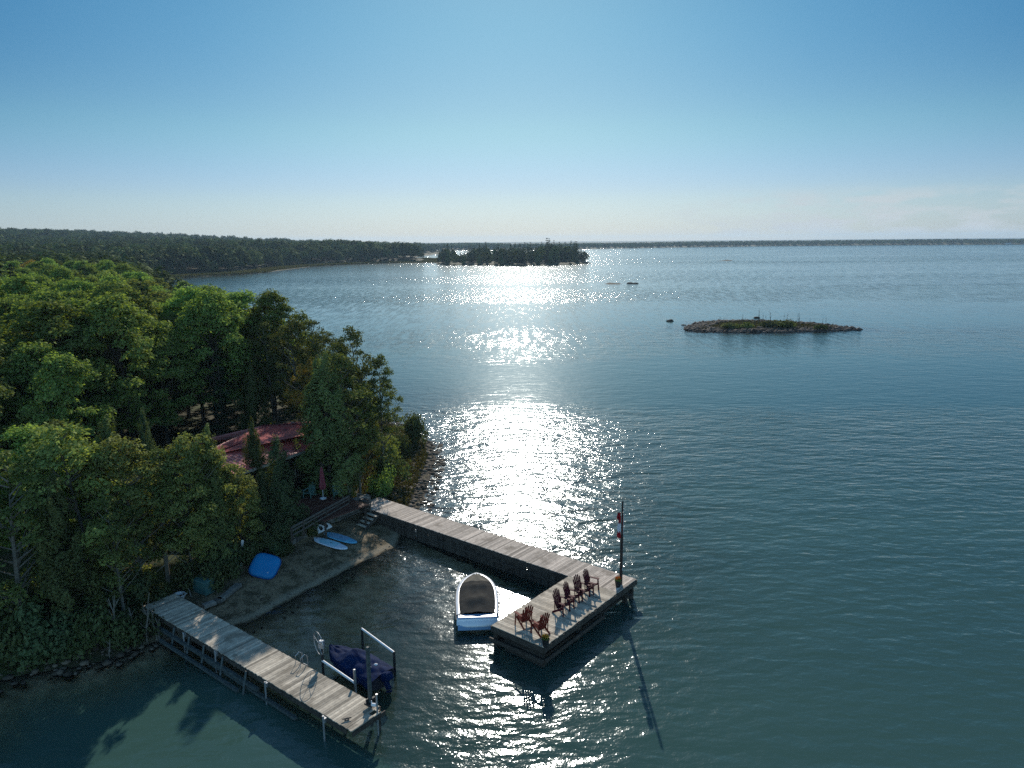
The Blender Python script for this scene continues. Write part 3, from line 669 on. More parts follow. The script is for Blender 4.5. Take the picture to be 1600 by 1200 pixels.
# ------------------------------------------------------------ adirondack chairs
def chair(name,m_,label,seatm=None):
    t=empty(name,(0,0,0),0,label,'deck chair')
    mb=MB(); sl_=math.atan2(.14,.5)
    for k in range(6):
        y=.27-k*.095; z=.37-(.27-y)*.26
        mb.box((0,y,z),(.50,.08,.022),Matrix.Rotation(sl_,3,'X'),t=.4+.1*(k%2))
    mb.build('seat',seatm or m_,t)
    mb=MB()
    for k in range(5):
        u=k-2; ln=.84-.035*u*u; tilt=R(22); fan=R(3.4*u)
        base=Vector((u*.098,-.20,.24)); d=Vector((math.sin(fan),-math.sin(tilt),math.cos(tilt))).normalized()
        n_=6; L_=[];wd=.092
        x_=Vector((1,0,0)); x_=(x_-d*x_.dot(d)).normalized(); y_=d.cross(x_)
        vs=[];top=ln
        prof=[(0,wd*.8),(ln*.5,wd),(ln*.93,wd),(ln,wd*(.55 if abs(u)<2 else .35))]
        for (a,w_) in prof:
            c=base+d*a
            for sx,sy in ((-1,-1),(1,-1),(1,1),(-1,1)): vs.append(c+x_*sx*w_/2+y_*sy*.011)
        fs=[(0,3,2,1),(12,13,14,15)]+[(4*i+j,4*i+(j+1)%4,4*i+4+(j+1)%4,4*i+4+j) for i in range(3) for j in range(4)]
        mb.add(vs,fs,.4+.1*(k%2))
    d=Vector((0,-math.sin(R(22)),math.cos(R(22))))
    for a,w_ in ((.12,.42),(.46,.46)):
        c=Vector((0,-.20,.24))+d*a+Vector((0,-.028,0)); mb.box(c,(w_,.02,.06),Matrix.Rotation(R(22),3,'X'))
    mb.build('backrest',m_,t)
    for s_ in (-1,1):
        mb=MB(); vs=[];pr=[(.36,.05),(.30,.075),(.10,.065),(-.30,.05),(-.36,.03)]
        for y,w_ in pr:
            for z in (.545,.57):
                for sx in (-1,1): vs.append((s_*.31+sx*w_,y,z))
        fs=[]
        for i in range(4):
            a=4*i; fs+=[(a,a+4,a+5,a+1),(a+2,a+3,a+7,a+6),(a,a+2,a+6,a+4),(a+1,a+5,a+7,a+3)]
        fs+=[(0,1,3,2),(16,18,19,17)]
        mb.add(vs,fs); mb.build('armrest',m_,t)
        mb=MB(); mb.bar((s_*.31,.28,.54),(s_*.33,.33,0),.09,.028,up=Vector((1,0,0))); mb.build('leg',m_,t)
        mb=MB(); mb.bar((s_*.255,.31,.345),(s_*.27,-.48,.03),.028,.10); mb.bar((s_*.27,-.46,.05),(s_*.27,-.5,0),.028,.08,up=Vector((1,0,0))); mb.bar((s_*.30,-.30,.54),(s_*.28,-.3,.12),.05,.028,up=Vector((1,0,0))); mb.build('leg',m_,t)
    return t
MAROON=mat('maroon_resin',(.075,.008,.016),(.055,.006,.012),.7,9,spec=.12)
REDW=mat('rusty_red_paint',(.17,.024,.014),(.11,.016,.012),.7,7,spec=.12)
c0=chair('deck_chair',MAROON,'maroon deck chair nearest the potted flowers end, first of the row of four')
fd=D1*.93+N1*.05
ang=lambda v: math.atan2(v.y,v.x)-math.pi/2
cp=[P(878,957,ZD),P(893.5,945,ZD),P(909,934,ZD),P(924,924,ZD)]
labs=['maroon deck chair at the left end of the row of four facing open water','maroon deck chair second from the left in the row of four','maroon deck chair second from the right in the row of four','maroon deck chair at the right end of the row of four, nearest the flag pole']
for i,(p_,l_) in enumerate(zip(cp,labs)):
    a_=ang(fd)+(.02,.13,-.09,.08)[i]
    if i==0: c0.location=p_; c0.rotation_euler.z=a_; tag(c0,l_,group='deck chairs on the platform'); c0.scale=(1.08,.88,1.26)
    else: dup(c0,p_,a_,l_,'deck chairs on the platform')
c1=chair('deck_chair',REDW,'rusty red deck chair at the platform edge beside the white boat'); c1['group']='deck chairs on the platform'
c1.scale=(1.08,.88,1.30); c1.location=P(818.5,976.5,ZD); c1.rotation_euler.z=ang(Vector((-.55,.8,0)))
dup(c1,P(843.5,989,ZD),ang(Vector((-.62,.75,0))),'rusty red deck chair beside the potted flowers at the near corner','deck chairs on the platform')

# planters
POT=mat('charcoal_pot',(.03,.03,.03),(.02,.02,.02),.6); FLO=leaf_mat('orange_petals',(.45,.12,.02),(.6,.3,.03),.3,.1)
def leafcloud(rg,c,n,rad,size,flat=1.):
    p=rg.normal(size=(n,3)); p/=np.linalg.norm(p,axis=1)[:,None]; p*=rg.uniform(.2,1,(n,1))**.5*rad; p[:,2]*=flat
    return quads(rg,p+np.array(c),size)
def quads(rg,pts,size,nrm_=None,asp=1.35,rand=.7):
    n=len(pts); a=rg.normal(size=(n,3)); a/=np.linalg.norm(a,axis=1)[:,None]
    if nrm_ is not None: a=nrm_+a*rand; a/=np.linalg.norm(a,axis=1)[:,None]
    r_=rg.normal(size=(n,3)); t=np.cross(a,r_); t/=np.linalg.norm(t,axis=1)[:,None]+1e-9; b_=np.cross(a,t)
    s=(size*rg.uniform(.6,1.3,n))[:,None]*.5
    t=t*s*asp; b_=b_*s/asp
    V=np.stack([pts-t,pts-b_*1.0,pts+t,pts+b_*1.0],1).reshape(-1,3)
    return V,np.arange(4*n).reshape(n,4)
def planter(p_,label):
    t=empty('flower_planter',p_,0,label,'planter')
    mb=MB(); mb.lathe((0,0,0),[(.12,0),(.13,.02),(.19,.36),(.205,.38),(.205,.41),(.17,.41),(.16,.37)],16); mb.build('pot',POT,t,True)
    rg=np.random.default_rng(int(p_.x*100)%1000+5)
    V,Fq=leafcloud(rg,(0,0,.47),260,.2,.07,.7); mesh_np('foliage',V,Fq,LEAF,t,np.repeat(rg.random(260),4))
    V,Fq=leafcloud(rg,(0,0,.56),130,.19,.06,.5); mesh_np('flowers',V,Fq,FLO,t,np.repeat(rg.random(130),4))
planter(P(852.5,1010,ZD),'dark pot of orange flowers at the near corner of the platform')
planter(P(965.5,917,ZD),'dark pot of orange flowers at the foot of the flag pole')

# flag pole
fpp=P(970,913,ZD); fh=top_h(fpp,782)
fp=empty('flag_pole',fpp,0,'dark timber flag pole at the outer corner of the dock','flag pole')
mb=MB(); mb.box((0,0,fh*.30),(.13,.13,fh*.6),M1,bev=.015); mb.tube([(0,0,fh*.55),(0,0,fh-.15)],[.06,.05],10); mb.lathe((0,0,fh-.16),[(.05,0),(.055,.04),(.03,.1),(.0,.18)],10); mb.build('pole',mat('dark_stained_pole',(.045,.03,.025),(.03,.022,.02),.6),fp)
mb=MB(); mb.tube([(.075,.0,.9),(.075,0,fh-.25)],.008,5); mb.box((.075,0,.95),(.03,.03,.16)); mb.build('halyard',PVC,fp)
RED=mat('red_flag_cloth',(.40,.015,.022),(.30,.012,.02),.8,4); WHITEC=mat('white_flag_cloth',(.72,.70,.72),(.62,.60,.64),.8,4)
def hang(name,par_,z0,z1,w_,m_,ph,off_=(0,0)):
    V=[];Fs=[];nz_,nx=14,13
    for i in range(nz_):
        v=i/(nz_-1); z=z0+(z1-z0)*v
        for k in range(nx):
            u=k/(nx-1); x=-.03-w_*(.35+.65*math.sin(math.pi*(.25+.6*v)))*u*.9+off_[0]; y=.07*math.sin(u*11+ph+v*2.2)*(.4+u)+off_[1]
            V.append((x,y,z-.10*u*math.sin(v*3)))
    for i in range(nz_-1):
        for k in range(nx-1): Fs.append((i*nx+k,i*nx+k+1,(i+1)*nx+k+1,(i+1)*nx+k))
    me=bpy.data.meshes.new(name); me.from_pydata(V,[],Fs); me.materials.append(m_); me.polygons.foreach_set('use_smooth',[True]*len(Fs))
    o=bpy.data.objects.new(name,me); COL.objects.link(o); o.parent=par_; return o
fl=empty('national_flag',fpp+Vector((-.05,-.04,fh*.58)),0,'limp red and white flag hanging furled against the pole','flag')
hang('red_band',fl,1.25,.8,.18,RED,0); hang('white_band',fl,.86,.26,.24,WHITEC,.7); hang('red_band',fl,.31,-.1,.24,RED,1.6)
hang('red_fold',fl,1.3,.2,.08,RED,2.4,(.14,.05))
fl2=empty('pennant',fpp+Vector((-.07,-.04,fh*.78)),0,'small red pennant near the top of the flag pole','flag'); hang('cloth',fl2,.42,0,.26,RED,.4)

# ------------------------------------------------------------ beach things
def board(name,a,b_,wd,m_,label,group=None,z=.12,tilt=0):
    c=(a+b_)/2; ln=(a.xy-b_.xy).length; rz=math.atan2(b_.y-a.y,b_.x-a.x)
    t=empty(name,(c.x,c.y,max(gz(c.x,c.y),0)+z),rz,label,'paddleboard',group)
    t.rotation_euler=(0,math.atan2(-(gz(b_.x,b_.y)-gz(a.x,a.y)),ln),rz)
    V=[];Fs=[];N=25;K=10
    for i in range(N):
        u=i/(N-1)*2-1; h_=wd/2*max(.02,(1-abs(u)**(2.6 if u>0 else 3.6)))**.55
        zr=.10*max(0,u-.6)**2*2.5
        for k in range(K):
            a_=2*math.pi*k/K; V.append((u*ln/2,math.copysign(abs(math.cos(a_))**.6,math.cos(a_))*h_,zr+.06*math.sin(a_)))
    for i in range(N-1):
        for k in range(K): Fs.append((i*K+k,i*K+(k+1)%K,(i+1)*K+(k+1)%K,(i+1)*K+k))
    Fs+=[tuple(range(K)),tuple((N-1)*K+k for k in range(K))]
    me=bpy.data.meshes.new('hull'); me.from_pydata(V,[],Fs); me.materials.append(m_[0]); me.polygons.foreach_set('use_smooth',[True]*len(Fs)); o=bpy.data.objects.new('hull',me); COL.objects.link(o); o.parent=t
    V=[];Fs=[];K2=7
    for i in range(15):
        u=-.62+i/14*1.05; h_=wd/2*(1-abs(u)**2.6)**.55*.84
        for k in range(K2): v=k/(K2-1)*2-1; V.append((u*ln/2,v*h_,.0625+.004*(1-v*v)))
    for i in range(14):
        for k in range(K2-1): Fs.append((i*K2+k,i*K2+k+1,(i+1)*K2+k+1,(i+1)*K2+k))
    me=bpy.data.meshes.new('deck_pad'); me.from_pydata(V,[],Fs); me.materials.append(m_[1]); o=bpy.data.objects.new('deck_pad',me); COL.objects.link(o); o.parent=t
    mb=MB(); mb.tube([(-.05,0,.07),(-.02,0,.095),(.1,0,.095),(.13,0,.07)],.012,6); mb.build('handle',RUB,t)
    return t
B1=mat('pale_blue_foam',(.60,.67,.76),(.54,.6,.7),.4,2); B1p=mat('turquoise_pad',(.22,.50,.60),(.40,.58,.68),.6,2)
B2=mat('deep_blue_foam',(.10,.34,.52),(.12,.38,.55),.4,2); B2p=mat('slate_blue_pad',(.20,.32,.45),(.12,.28,.42),.6,2)
board('paddleboard',G(491,844),G(543,861),.86,(B1,B1p),'pale blue and turquoise paddleboard lying nearer the water','paddleboards on the beach')
board('paddleboard',G(507,835),G(558,851),.84,(B2,B2p),'darker blue paddleboard lying behind the pale one','paddleboards on the beach')
kb=P(508,829,.8); _a,_b=P(500,820,.9),P(545,799,.9)
t=empty('kneeboard',kb+Vector((0,.0,.12)),R(35),'short white board with two dark pads propped at the foot of the retaining wall','board'); t.location=kb; t.rotation_euler=(R(50),0,math.atan2(_b.y-_a.y,_b.x-_a.x))
V=[];Fs=[];N=17;K=10
for i in range(N):
    u=i/(N-1)*2-1; h_=.27*(1-abs(u)**4)**.5+.01
    for k in range(K): a_=2*math.pi*k/K; V.append((u*.68,h_+0+math.cos(a_)*h_,.04*math.sin(a_)+.05*u*u))
for i in range(N-1):
    for k in range(K): Fs.append((i*K+k,i*K+(k+1)%K,(i+1)*K+(k+1)%K,(i+1)*K+k))
Fs+=[tuple(range(K)),tuple((N-1)*K+k for k in range(K))]
me=bpy.data.meshes.new('board'); me.from_pydata(V,[],Fs); me.materials.append(GEL); o=bpy.data.objects.new('board',me); COL.objects.link(o); o.parent=t
for k in (-1,1):
    mb=MB(); mb.lathe((k*.26,.27,.045),[(.02,0),(.17,.0),(.16,.02),(.02,.022)],12); mb.build('pad',RUB,t)

# blue upturned raft
rp_=G(415,897)
t=empty('inflatable_raft',rp_+Vector((0,0,.55)),0,'bright blue rounded inflatable raft standing on edge against the bushes','raft'); t.rotation_euler=(R(38),R(12),R(-8)); t.scale=(.9,.9,.9)
V=[];Fs=[];N,K=28,48
for i in range(N+1):
    ph_=math.pi*i/N
    for k in range(K):
        th=2*math.pi*k/K; c_,s_=math.cos(th),math.sin(th); e=2/3.6
        x=math.copysign(abs(c_)**e,c_); y=math.copysign(abs(s_)**e,s_)
        r_=math.sin(ph_)**.45 if 0<i<N else .0; z=math.cos(ph_)
        V.append((x*r_*.98,y*r_*.88,math.copysign(abs(z)**.8,z)*.26-.05*(1-r_)*0))
for i in range(N):
    for k in range(K): Fs.append((i*K+k,i*K+(k+1)%K,(i+1)*K+(k+1)%K,(i+1)*K+k))
me=bpy.data.meshes.new('tube'); me.from_pydata(V,[],Fs)
bm=bmesh.new(); bm.from_mesh(me); bmesh.ops.remove_doubles(bm,verts=bm.verts,dist=.0005); bmesh.ops.recalc_face_normals(bm,faces=bm.faces); bm.to_mesh(me); bm.free()
me.materials.append(mat('bright_blue_vinyl',(.008,.18,.42),(.008,.155,.37),.4,2,bump=.1)); me.polygons.foreach_set('use_smooth',[True]*len(me.polygons)); o=bpy.data.objects.new('tube',me); COL.objects.link(o); o.parent=t
mb=MB(); mb.tube([(math.copysign(abs(math.cos(a))**.55,math.cos(a))*1.0,math.copysign(abs(math.sin(a))**.55,math.sin(a))*.9,0) for a in np.linspace(0,2*math.pi,41)],.018,6); mb.build('seam',mat('dark_blue_seam',(.004,.06,.28),(.004,.05,.25),.5),t)
mb=MB(); mb.lathe((.5,-.5,.24),[(.04,0),(.04,.03),(.02,.04)],8); mb.build('valve',PVC,t)

# steps from beach to the dock
st_t=q1(-40.2,NA-.1,0); stp=empty('beach_steps',Vector((st_t.x,st_t.y,0)),math.atan2(-N1.y,-N1.x),'short flight of grey wooden steps from beach up to the dock','steps')
zg=gz(st_t.x-N1.x*1.3,st_t.y-N1.y*1.3)
for i in range(4):
    z_=ZD-.2-(ZD-zg-.1)*i/4; m_=MB(); m_.box((.22+i*.32,0,z_),(.27,1.05,.04),t=.5+.1*i); m_.build('tread',WOOD2,stp)
for s_ in (-.55,.55):
    m_=MB(); m_.bar((.0,s_,ZD-.2),(1.45,s_,zg-.05),.05,.2); m_.build('stringer',WOODD,stp)
# retaining wall
STONE=mat('lichened_stone',(.20,.185,.16),(.10,.095,.085),.9,3,tintamt=.45,bump=.5)
def wall(name,pts,z0f,h_,label,cat='wall',th=.4,rs=4,ln=(.35,.75)):
    rr=random.Random(rs); o_=MB()
    for (a,b_) in zip(pts[:-1],pts[1:]):
        L_=(b_-a).length; d=(b_-a).normalized(); s=0; rows=max(1,int(h_/.24))
        for r_ in range(rows):
            s=-rr.uniform(0,.2)
            while s<L_:
                w_=rr.uniform(*ln); p_=a+d*(s+w_/2); z=gz(p_.x,p_.y)*0+z0f
                rot=Matrix.Rotation(math.atan2(d.y,d.x)+rr.uniform(-.05,.05),3,'Z')
                o_.box((p_.x+rr.uniform(-.03,.03),p_.y+rr.uniform(-.03,.03),z+.24*r_+.12),(w_*.96,th*rr.uniform(.85,1.1),.235),rot,rr.random(),bev=.03); s+=w_
    ob=o_.build(name,STONE); tag(ob,label,cat); return ob
wpts=[P(455,845,.9),P(500,820,.9),P(545,799,.9),P(574,789,.9)]
for v in wpts: v.z=0
wall('retaining_wall',wpts,.55,1.35,'low grey stone retaining wall at the back of the beach')
wall('stone_edging',[Vector((*P(318,944,.7).xy,0)),Vector((*P(345,931,.8).xy,0)),Vector((*P(372,909,.8).xy,0))],.45,.4,'rough stone edging between the boat dock and the blue raft','edging',.4,8)
FENCEW=mat('grey_fence_wood',(.13,.12,.105),(.08,.075,.065),.85,5,tintamt=.3)
# fence above the wall
fpts=[P(455,826,2.6),P(500,801,2.6),P(545,776,2.6)]
fe=empty('deck_fence',(fpts[1].x,fpts[1].y,1.8),0,'dark wooden rail fence above the stone retaining wall','fence')
for i in range(6):
    u=i/5*2; a=fpts[0].lerp(fpts[1],u) if u<=1 else fpts[1].lerp(fpts[2],u-1); m_=MB(); m_.box((a.x-fe.location.x,a.y-fe.location.y,.35),(.1,.1,1.1),bev=.01); m_.build('post',WOODD,fe)
for z_ in (.3,.62,.84):
    m_=MB()
    for a,b_ in zip(fpts[:-1],fpts[1:]): m_.bar(Vector((a.x,a.y,z_+1.8))-fe.location,Vector((b_.x,b_.y,z_+1.8))-fe.location,.05,.13 if z_>.8 else .09)
    m_.build('rail',FENCEW,fe)
# handrail where dock meets land
ra,rb=P(559,771,2.35),P(578,776,2.3)
hr=empty('handrail',((ra+rb)/2).xy.to_3d()+Vector((0,0,1.3)),0,'short pale wooden handrail at the landing where the dock starts','handrail')
for a in (ra,rb): m_=MB(); m_.box((a.x-hr.location.x,a.y-hr.location.y,.3),(.09,.09,1.5)); m_.build('post',FENCEW,hr)
for dz in (0,-.45): m_=MB(); m_.bar(Vector((ra.x,ra.y,2.33+dz))-hr.location,Vector((rb.x,rb.y,2.3+dz))-hr.location,.07,.07); m_.build('rail',FENCEW,hr)
# landing planter box on the dock corner
bp=q1(-41.8,NA+.25,ZD); bx_=empty('dock_box',bp,math.atan2(D1.y,D1.x),'dark storage box standing at the landward corner of the dock','box')
m_=MB(); m_.box((0,0,.22),(.7,.42,.44),bev=.02); m_.build('body',WOODD,bx_); m_=MB(); m_.box((0,0,.46),(.76,.48,.04),bev=.01); m_.build('lid',DARKM,bx_)

# patio with umbrella and chairs
pc=P(508,790,2.05); pt=empty('patio_deck',pc,R(-38),'reddish brown wooden patio deck between the cottage and the beach wall','patio')
m_=MB(); rr=random.Random(2)
for k in range(34): m_.box((-2.4+k*.145,0,0),(.135,4.0,.04),t=rr.random())
m_.build('deck',mat('red_brown_decking',(.11,.045,.03),(.07,.03,.022),.7,5,tintamt=.3),pt)
m_=MB(); m_.bar((-2.5,-2.02,-.15),(2.55,-2.02,-.15),.05,.28); m_.bar((-2.5,2.02,-.15),(2.55,2.02,-.15),.05,.28); m_.build('fascia',WOODD,pt)
for x_,y_ in ((-2.3,-1.8),(2.3,-1.8),(-2.3,1.8),(2.3,1.8)): m_=MB(); m_.box((x_,y_,-.9),(.12,.12,1.7)); m_.build('post',WOODD,pt)
up=P(505,779,2.1); um=empty('patio_umbrella',up,0,'closed pink-red patio umbrella standing on the patio','umbrella')
m_=MB(); m_.tube([(0,0,0),(0,0,2.5)],.025,8); m_.build('pole',PVC,um); m_=MB(); m_.lathe((0,0,0),[(.25,0),(.25,.06),(.06,.1)],14); m_.build('base',PVC,um)
m_=MB(); V=[];Fs=[]
for i,(z_,r_) in enumerate(((.75,.16),(.95,.22),(1.3,.17),(1.9,.12),(2.4,.07),(2.52,.01))):
    for k in range(24): a=2*math.pi*k/24; q=r_*(1+.28*math.cos(6*a)); V.append((q*math.cos(a),q*math.sin(a),z_))
for i in range(5):
    for k in range(24): Fs.append((i*24+k,i*24+(k+1)%24,(i+1)*24+(k+1)%24,(i+1)*24+k))
m_.add(V,Fs); m_.build('canopy',mat('pink_red_canvas',(.26,.06,.08),(.20,.045,.06),.8),um)
TEALC=mat('sage_green_resin',(.13,.24,.21),(.10,.2,.18),.5)
pc1=chair('patio_chair',TEALC,'sage green patio chair beside the closed umbrella'); pc1.location=P(528,778,2.1); pc1.rotation_euler.z=R(200); tag(pc1,group=None)
pc1['category']='patio chair'
dup(pc1,P(484,776,2.1),R(160),'sage green patio chair left of the closed umbrella')
tb=P(572,762,2.2); tt_=empty('bird_bath',Vector((tb.x,tb.y,gz(tb.x,tb.y))),0,'small white topped pedestal table behind the dock handrail','table')
m_=MB(); m_.lathe((0,0,0),[(.16,0),(.16,.03),(.03,.06),(.03,.8)],10); m_.build('pedestal',DARKM,tt_); m_=MB(); m_.lathe((0,0,.8),[(.28,0),(.3,.02),(.3,.05),(.02,.05)],18); m_.build('top',PVC,tt_)
tt_.name='pedestal_table'
# bin, tub, driftwood by the boat dock
g_=G(319,925); t=empty('storage_bin',g_,R(-30),'dull green storage bin at the shore end of the boat dock','bin')
m_=MB(); m_.box((0,0,.4),(1.15,.65,.8),bev=.04); m_.build('body',mat('dull_green_plastic',(.05,.13,.12),(.04,.1,.1),.5),t); m_=MB(); m_.box((0,.0,.84),(1.22,.72,.07),Matrix.Rotation(R(3),3,'X'),bev=.03); m_.build('lid',mat('dull_green_lid',(.06,.15,.14),(.05,.12,.12),.5),t)
g_=G(281,933); t=empty('white_tub',g_,R(10),'shallow white tub lying at the head of the boat dock','tub')
m_=MB(); m_.lathe((0,0,0),[(.02,.0),(.24,.0),(.33,.2),(.35,.2),(.27,-.02)],18); m_.build('bowl',PVC,t,True); m_=MB(); m_.tube([(.3,-.1,.19),(.42,0,.2),(.3,.1,.19)],.015,6); m_.build('handle',PVC,t)
g_=G(297,931); t=MB(); t.tube([g_+Vector((-.35,.3,.75)),g_+Vector((0,0,.3)),g_+Vector((.15,-.2,.02))],[.03,.035,.03],7); o=t.build('driftwood_pole',BIRCH); tag(o,'pale pole leaning beside the green storage bin','pole')
g_=G(378,885); t=MB(); t.tube([g_+Vector((-.05,.0,0)),g_+Vector((.0,.0,.7)),g_+Vector((.15,0,1.5))],[.05,.045,.02],7); o=t.build('paddle_shaft',PVC); tag(o,'white paddle standing upright in the bushes left of the blue raft','paddle'); o.name='paddle'
m_=MB(); m_.box(g_+Vector((.16,0,1.6)),(.16,.03,.4),Matrix.Rotation(R(8),3,'Y'),bev=.012); bl=m_.build('blade',PVC); bl.parent=o

# ------------------------------------------------------------ cottage
EZ,RZ=5.05,5.80
e1,e2=P(366,741,EZ),P(486,700,EZ); r1_=P(353,701,RZ); r2__=P(492,662,RZ)
dl_=(e2-e1).normalized(); nl_=Vector((-dl_.y,dl_.x,0))
wdt=(r1_-e1).dot(nl_); LNH=(e2-e1).length+5.5
ho=Vector((e1.x,e1.y,0)); Mh=Matrix(((dl_.x,nl_.x,0),(dl_.y,nl_.y,0),(0,0,1)))
hrz=math.atan2(dl_.y,dl_.x); zgh=2.2
house=empty('cottage',Vector((ho.x,ho.y,zgh)),hrz,'dark wooden cottage with a red ribbed metal roof among the trees','house')
REDM=mat('red_metal_roof',(.55,.12,.10),(.44,.085,.075),.34,1.2,metal=0.,spec=.5,dark=(1.5,(.25,.06,.06)))
DKW=mat('dark_board_wall',(.045,.03,.022),(.03,.02,.016),.8,3,stretch=(4,4,.5)); GLS=mat('window_glass',(.02,.03,.035),(.02,.03,.035),.08,2); TRIM=mat('cream_trim',(.4,.36,.3),(.35,.31,.26),.6)
def slope(name,A,B,C_,D_,ribs,m_,par_):
    """roof sheet A-B (eave) D-C (ridge), thickness down, standing ribs A->D"""
    A,B,C_,D_=map(Vector,(A,B,C_,D_)); n_=(B-A).cross(D_-A).normalized(); mb=MB(); th=.08
    vs=[A,B,C_,D_]+[v-n_*th for v in (A,B,C_,D_)]
    mb.add(vs,[(0,1,2,3),(7,6,5,4),(0,4,5,1),(1,5,6,2),(2,6,7,3),(3,7,4,0)])
    k=0; L_=max((B-A).length,(C_-D_).length); nrib=int(L_/ribs)
    for i in range(nrib+1):
        u=i/nrib; a=A.lerp(B,u); d=D_.lerp(C_,u)
        if (a-d).length<.3: continue
        mb.bar(a+n_*.012,d+n_*.012,.03,.026,up=n_)
    return mb.build(name,m_,par_)
ez,rz_=EZ-zgh,RZ-zgh; wd2=wdt
slope('roof',(0,0,ez),(LNH,0,ez),(LNH,wd2,rz_),(-.2,wd2,rz_),.38,REDM,house)
# rear roof: a low hip rising a little behind the front slope
def hl(v): d_=Vector((v.x-ho.x,v.y-ho.y,0)); return Vector((d_.dot(dl_),d_.dot(nl_),v.z-zgh))
k1,k2,k3=hl(P(318,706,RZ-.5)),hl(P(408,666,RZ+.30)),hl(P(492,662,RZ+.34)); k3=k2+(k3-k2)*1.9
slope('roof',(-.2,wd2+.02,rz_+.005),(LNH,wd2+.02,rz_+.02),k3,k2,.38,REDM,house)
slope('roof',(-1.6,wd2-.4,rz_-.75),(-.2,wd2-.02,rz_-.01),k2-Vector((.03,0,.0)),k1,.38,REDM,house)
slope('roof',(k3.x,k3.y+4.5,ez),(k1.x,k2.y+4.5,ez),k2+Vector((.0,.02,0)),k3+Vector((0,.02,0)),.38,REDM,house)
mb=MB(); mb.bar((-.2,wd2,rz_+.06),(LNH,wd2,rz_+.06),.22,.05); mb.bar(k2+Vector((0,0,.06)),k3+Vector((0,0,.06)),.22,.05); mb.build('ridge_cap',mat('dark_red_cap',(.14,.02,.03),(.1,.015,.02),.4),house)
mb=MB(); mb.box((LNH/2,.5+.1,ez/2-.15),(LNH-.8,.15,ez-.1)); mb.box((.4,wd2/2+2.2,ez/2-.1),(.15,wd2+3.5,ez)); mb.box((LNH-.4,wd2/2+2.2,ez/2-.1),(.15,wd2+3.5,ez)); mb.box((LNH/2,wd2+4.0,ez/2-.1),(LNH-.8,.15,ez)); mb.build('wall',DKW,house)
mb=MB(); mb.box((LNH/2,-.02,ez-.14),(LNH,.04,.2)); mb.build('gutter',TRIM,house)
for x_ in (1.3,4.2,6.6):
    mb=MB(); mb.box((x_,.50,1.35),(1.1,.08,1.1)); f_=mb.build('window',TRIM,house); mb=MB(); mb.box((x_,.452,1.35),(.94,.03,.94)); mb.build('pane',GLS,f_)
mb=MB(); mb.box((8.6,.49,1.0),(1.0,.08,2.0)); d_=mb.build('door',TRIM,house); mb=MB(); mb.tube([(8.95,.44,1.0),(8.95,.38,1.0)],.03,8); mb.build('handle',GALV,d_)
mb=MB(); mb.box((LNH-3.0,wd2+.8,rz_+.15),(.25,.25,.3)); mb.build('roof_vent',GALV,house)

# ------------------------------------------------------------ trees
def cat_quads(L_): 
    V=[];F_=[];T=[];b0=0
    for v,f,t in L_: V.append(v);F_.append(f+b0);T.append(t);b0+=len(v)
    return np.concatenate(V),np.concatenate(F_),np.concatenate(T)
PROTO=bpy.data.collections.new('tree_shapes')
def decid_mesh(seed,H=13.,rx=3.1,crown0=.28,clumps=85,per=230,leaf=.2,open_=.0):
    """returns trunk MB and crown arrays for a broadleaf tree"""
    rg=np.random.default_rng(seed); tr=MB()
    lean=rg.normal(0,.35,2); tz=H*.86
    tp_=[(lean[0]*u*u,lean[1]*u*u,tz*u-.4*(u==0)) for u in (0,.15,.35,.6,.8,1)]
    r0=.013*H; tr.tube(tp_,[r0*1.25,r0,r0*.8,r0*.55,r0*.35,r0*.12],8)
    cz0=H*crown0; ch=H-cz0; out=[]
    cc=[]
    tries=0
    while len(cc)<clumps and tries<4000:
        tries+=1
        u=rg.uniform(0,1)**.72; th=rg.uniform(0,2*math.pi)
        prof=math.sin(math.pi*min(.985,(.10+.885*u)))**.7
        lob=1+.30*math.sin(3*th+seed+2*u)+.14*math.sin(5*th+2*seed+4*u)
        rr_=rx*prof*lob*math.sqrt(rg.uniform(.25,1.))
        c=np.array([rr_*math.cos(th)+lean[0]*u,rr_*math.sin(th)+lean[1]*u,cz0+ch*u*.95])
        if all(np.linalg.norm(c-o_)>.5 for o_ in cc): cc.append(c)
    for c in cc:
        cr_=rg.uniform(.42,.82)*rx/3.1*1.05; n=int(per*(cr_/.72)**2)
        d=rg.normal(size=(n,3)); d/=np.linalg.norm(d,axis=1)[:,None]; d[:,2]=np.where(d[:,2]<-.25,-d[:,2]*.5,d[:,2])
        rad=cr_*rg.uniform(.45,1.12,(n,1)); p=c+d*rad*np.array([1,1,.85])
        p+=rg.normal(0,.07,(n,3))
        outw=c-np.array([0,0,cz0+ch*.4]); outw=outw/ (np.linalg.norm(outw)+1e-6)
        nr=d*.6+outw*.35+np.array([0,0,.55])
        V,Fq=quads(rg,p,leaf,nr,1.25,.9); t0=rg.uniform(.0,1.); out.append((V,Fq,np.repeat(np.clip(t0*.55+.45*rg.random(n),0,1),4)))
    ax=np.array([[q[0],q[1],q[2]] for q in tp_])
    for c in cc[::2]:
        zb=max(cz0*.8,c[2]-np.hypot(c[0],c[1])*.75-.4); u=zb/tz; b_=(lean[0]*u*u,lean[1]*u*u,zb)
        mid_=((b_[0]+c[0])/2,(b_[1]+c[1])/2,(b_[2]+c[2])/2-.12); tr.tube([b_,mid_,tuple(c)],[r0*.34,r0*.2,.018],5,cap=False)
    return tr,cat_quads(out)
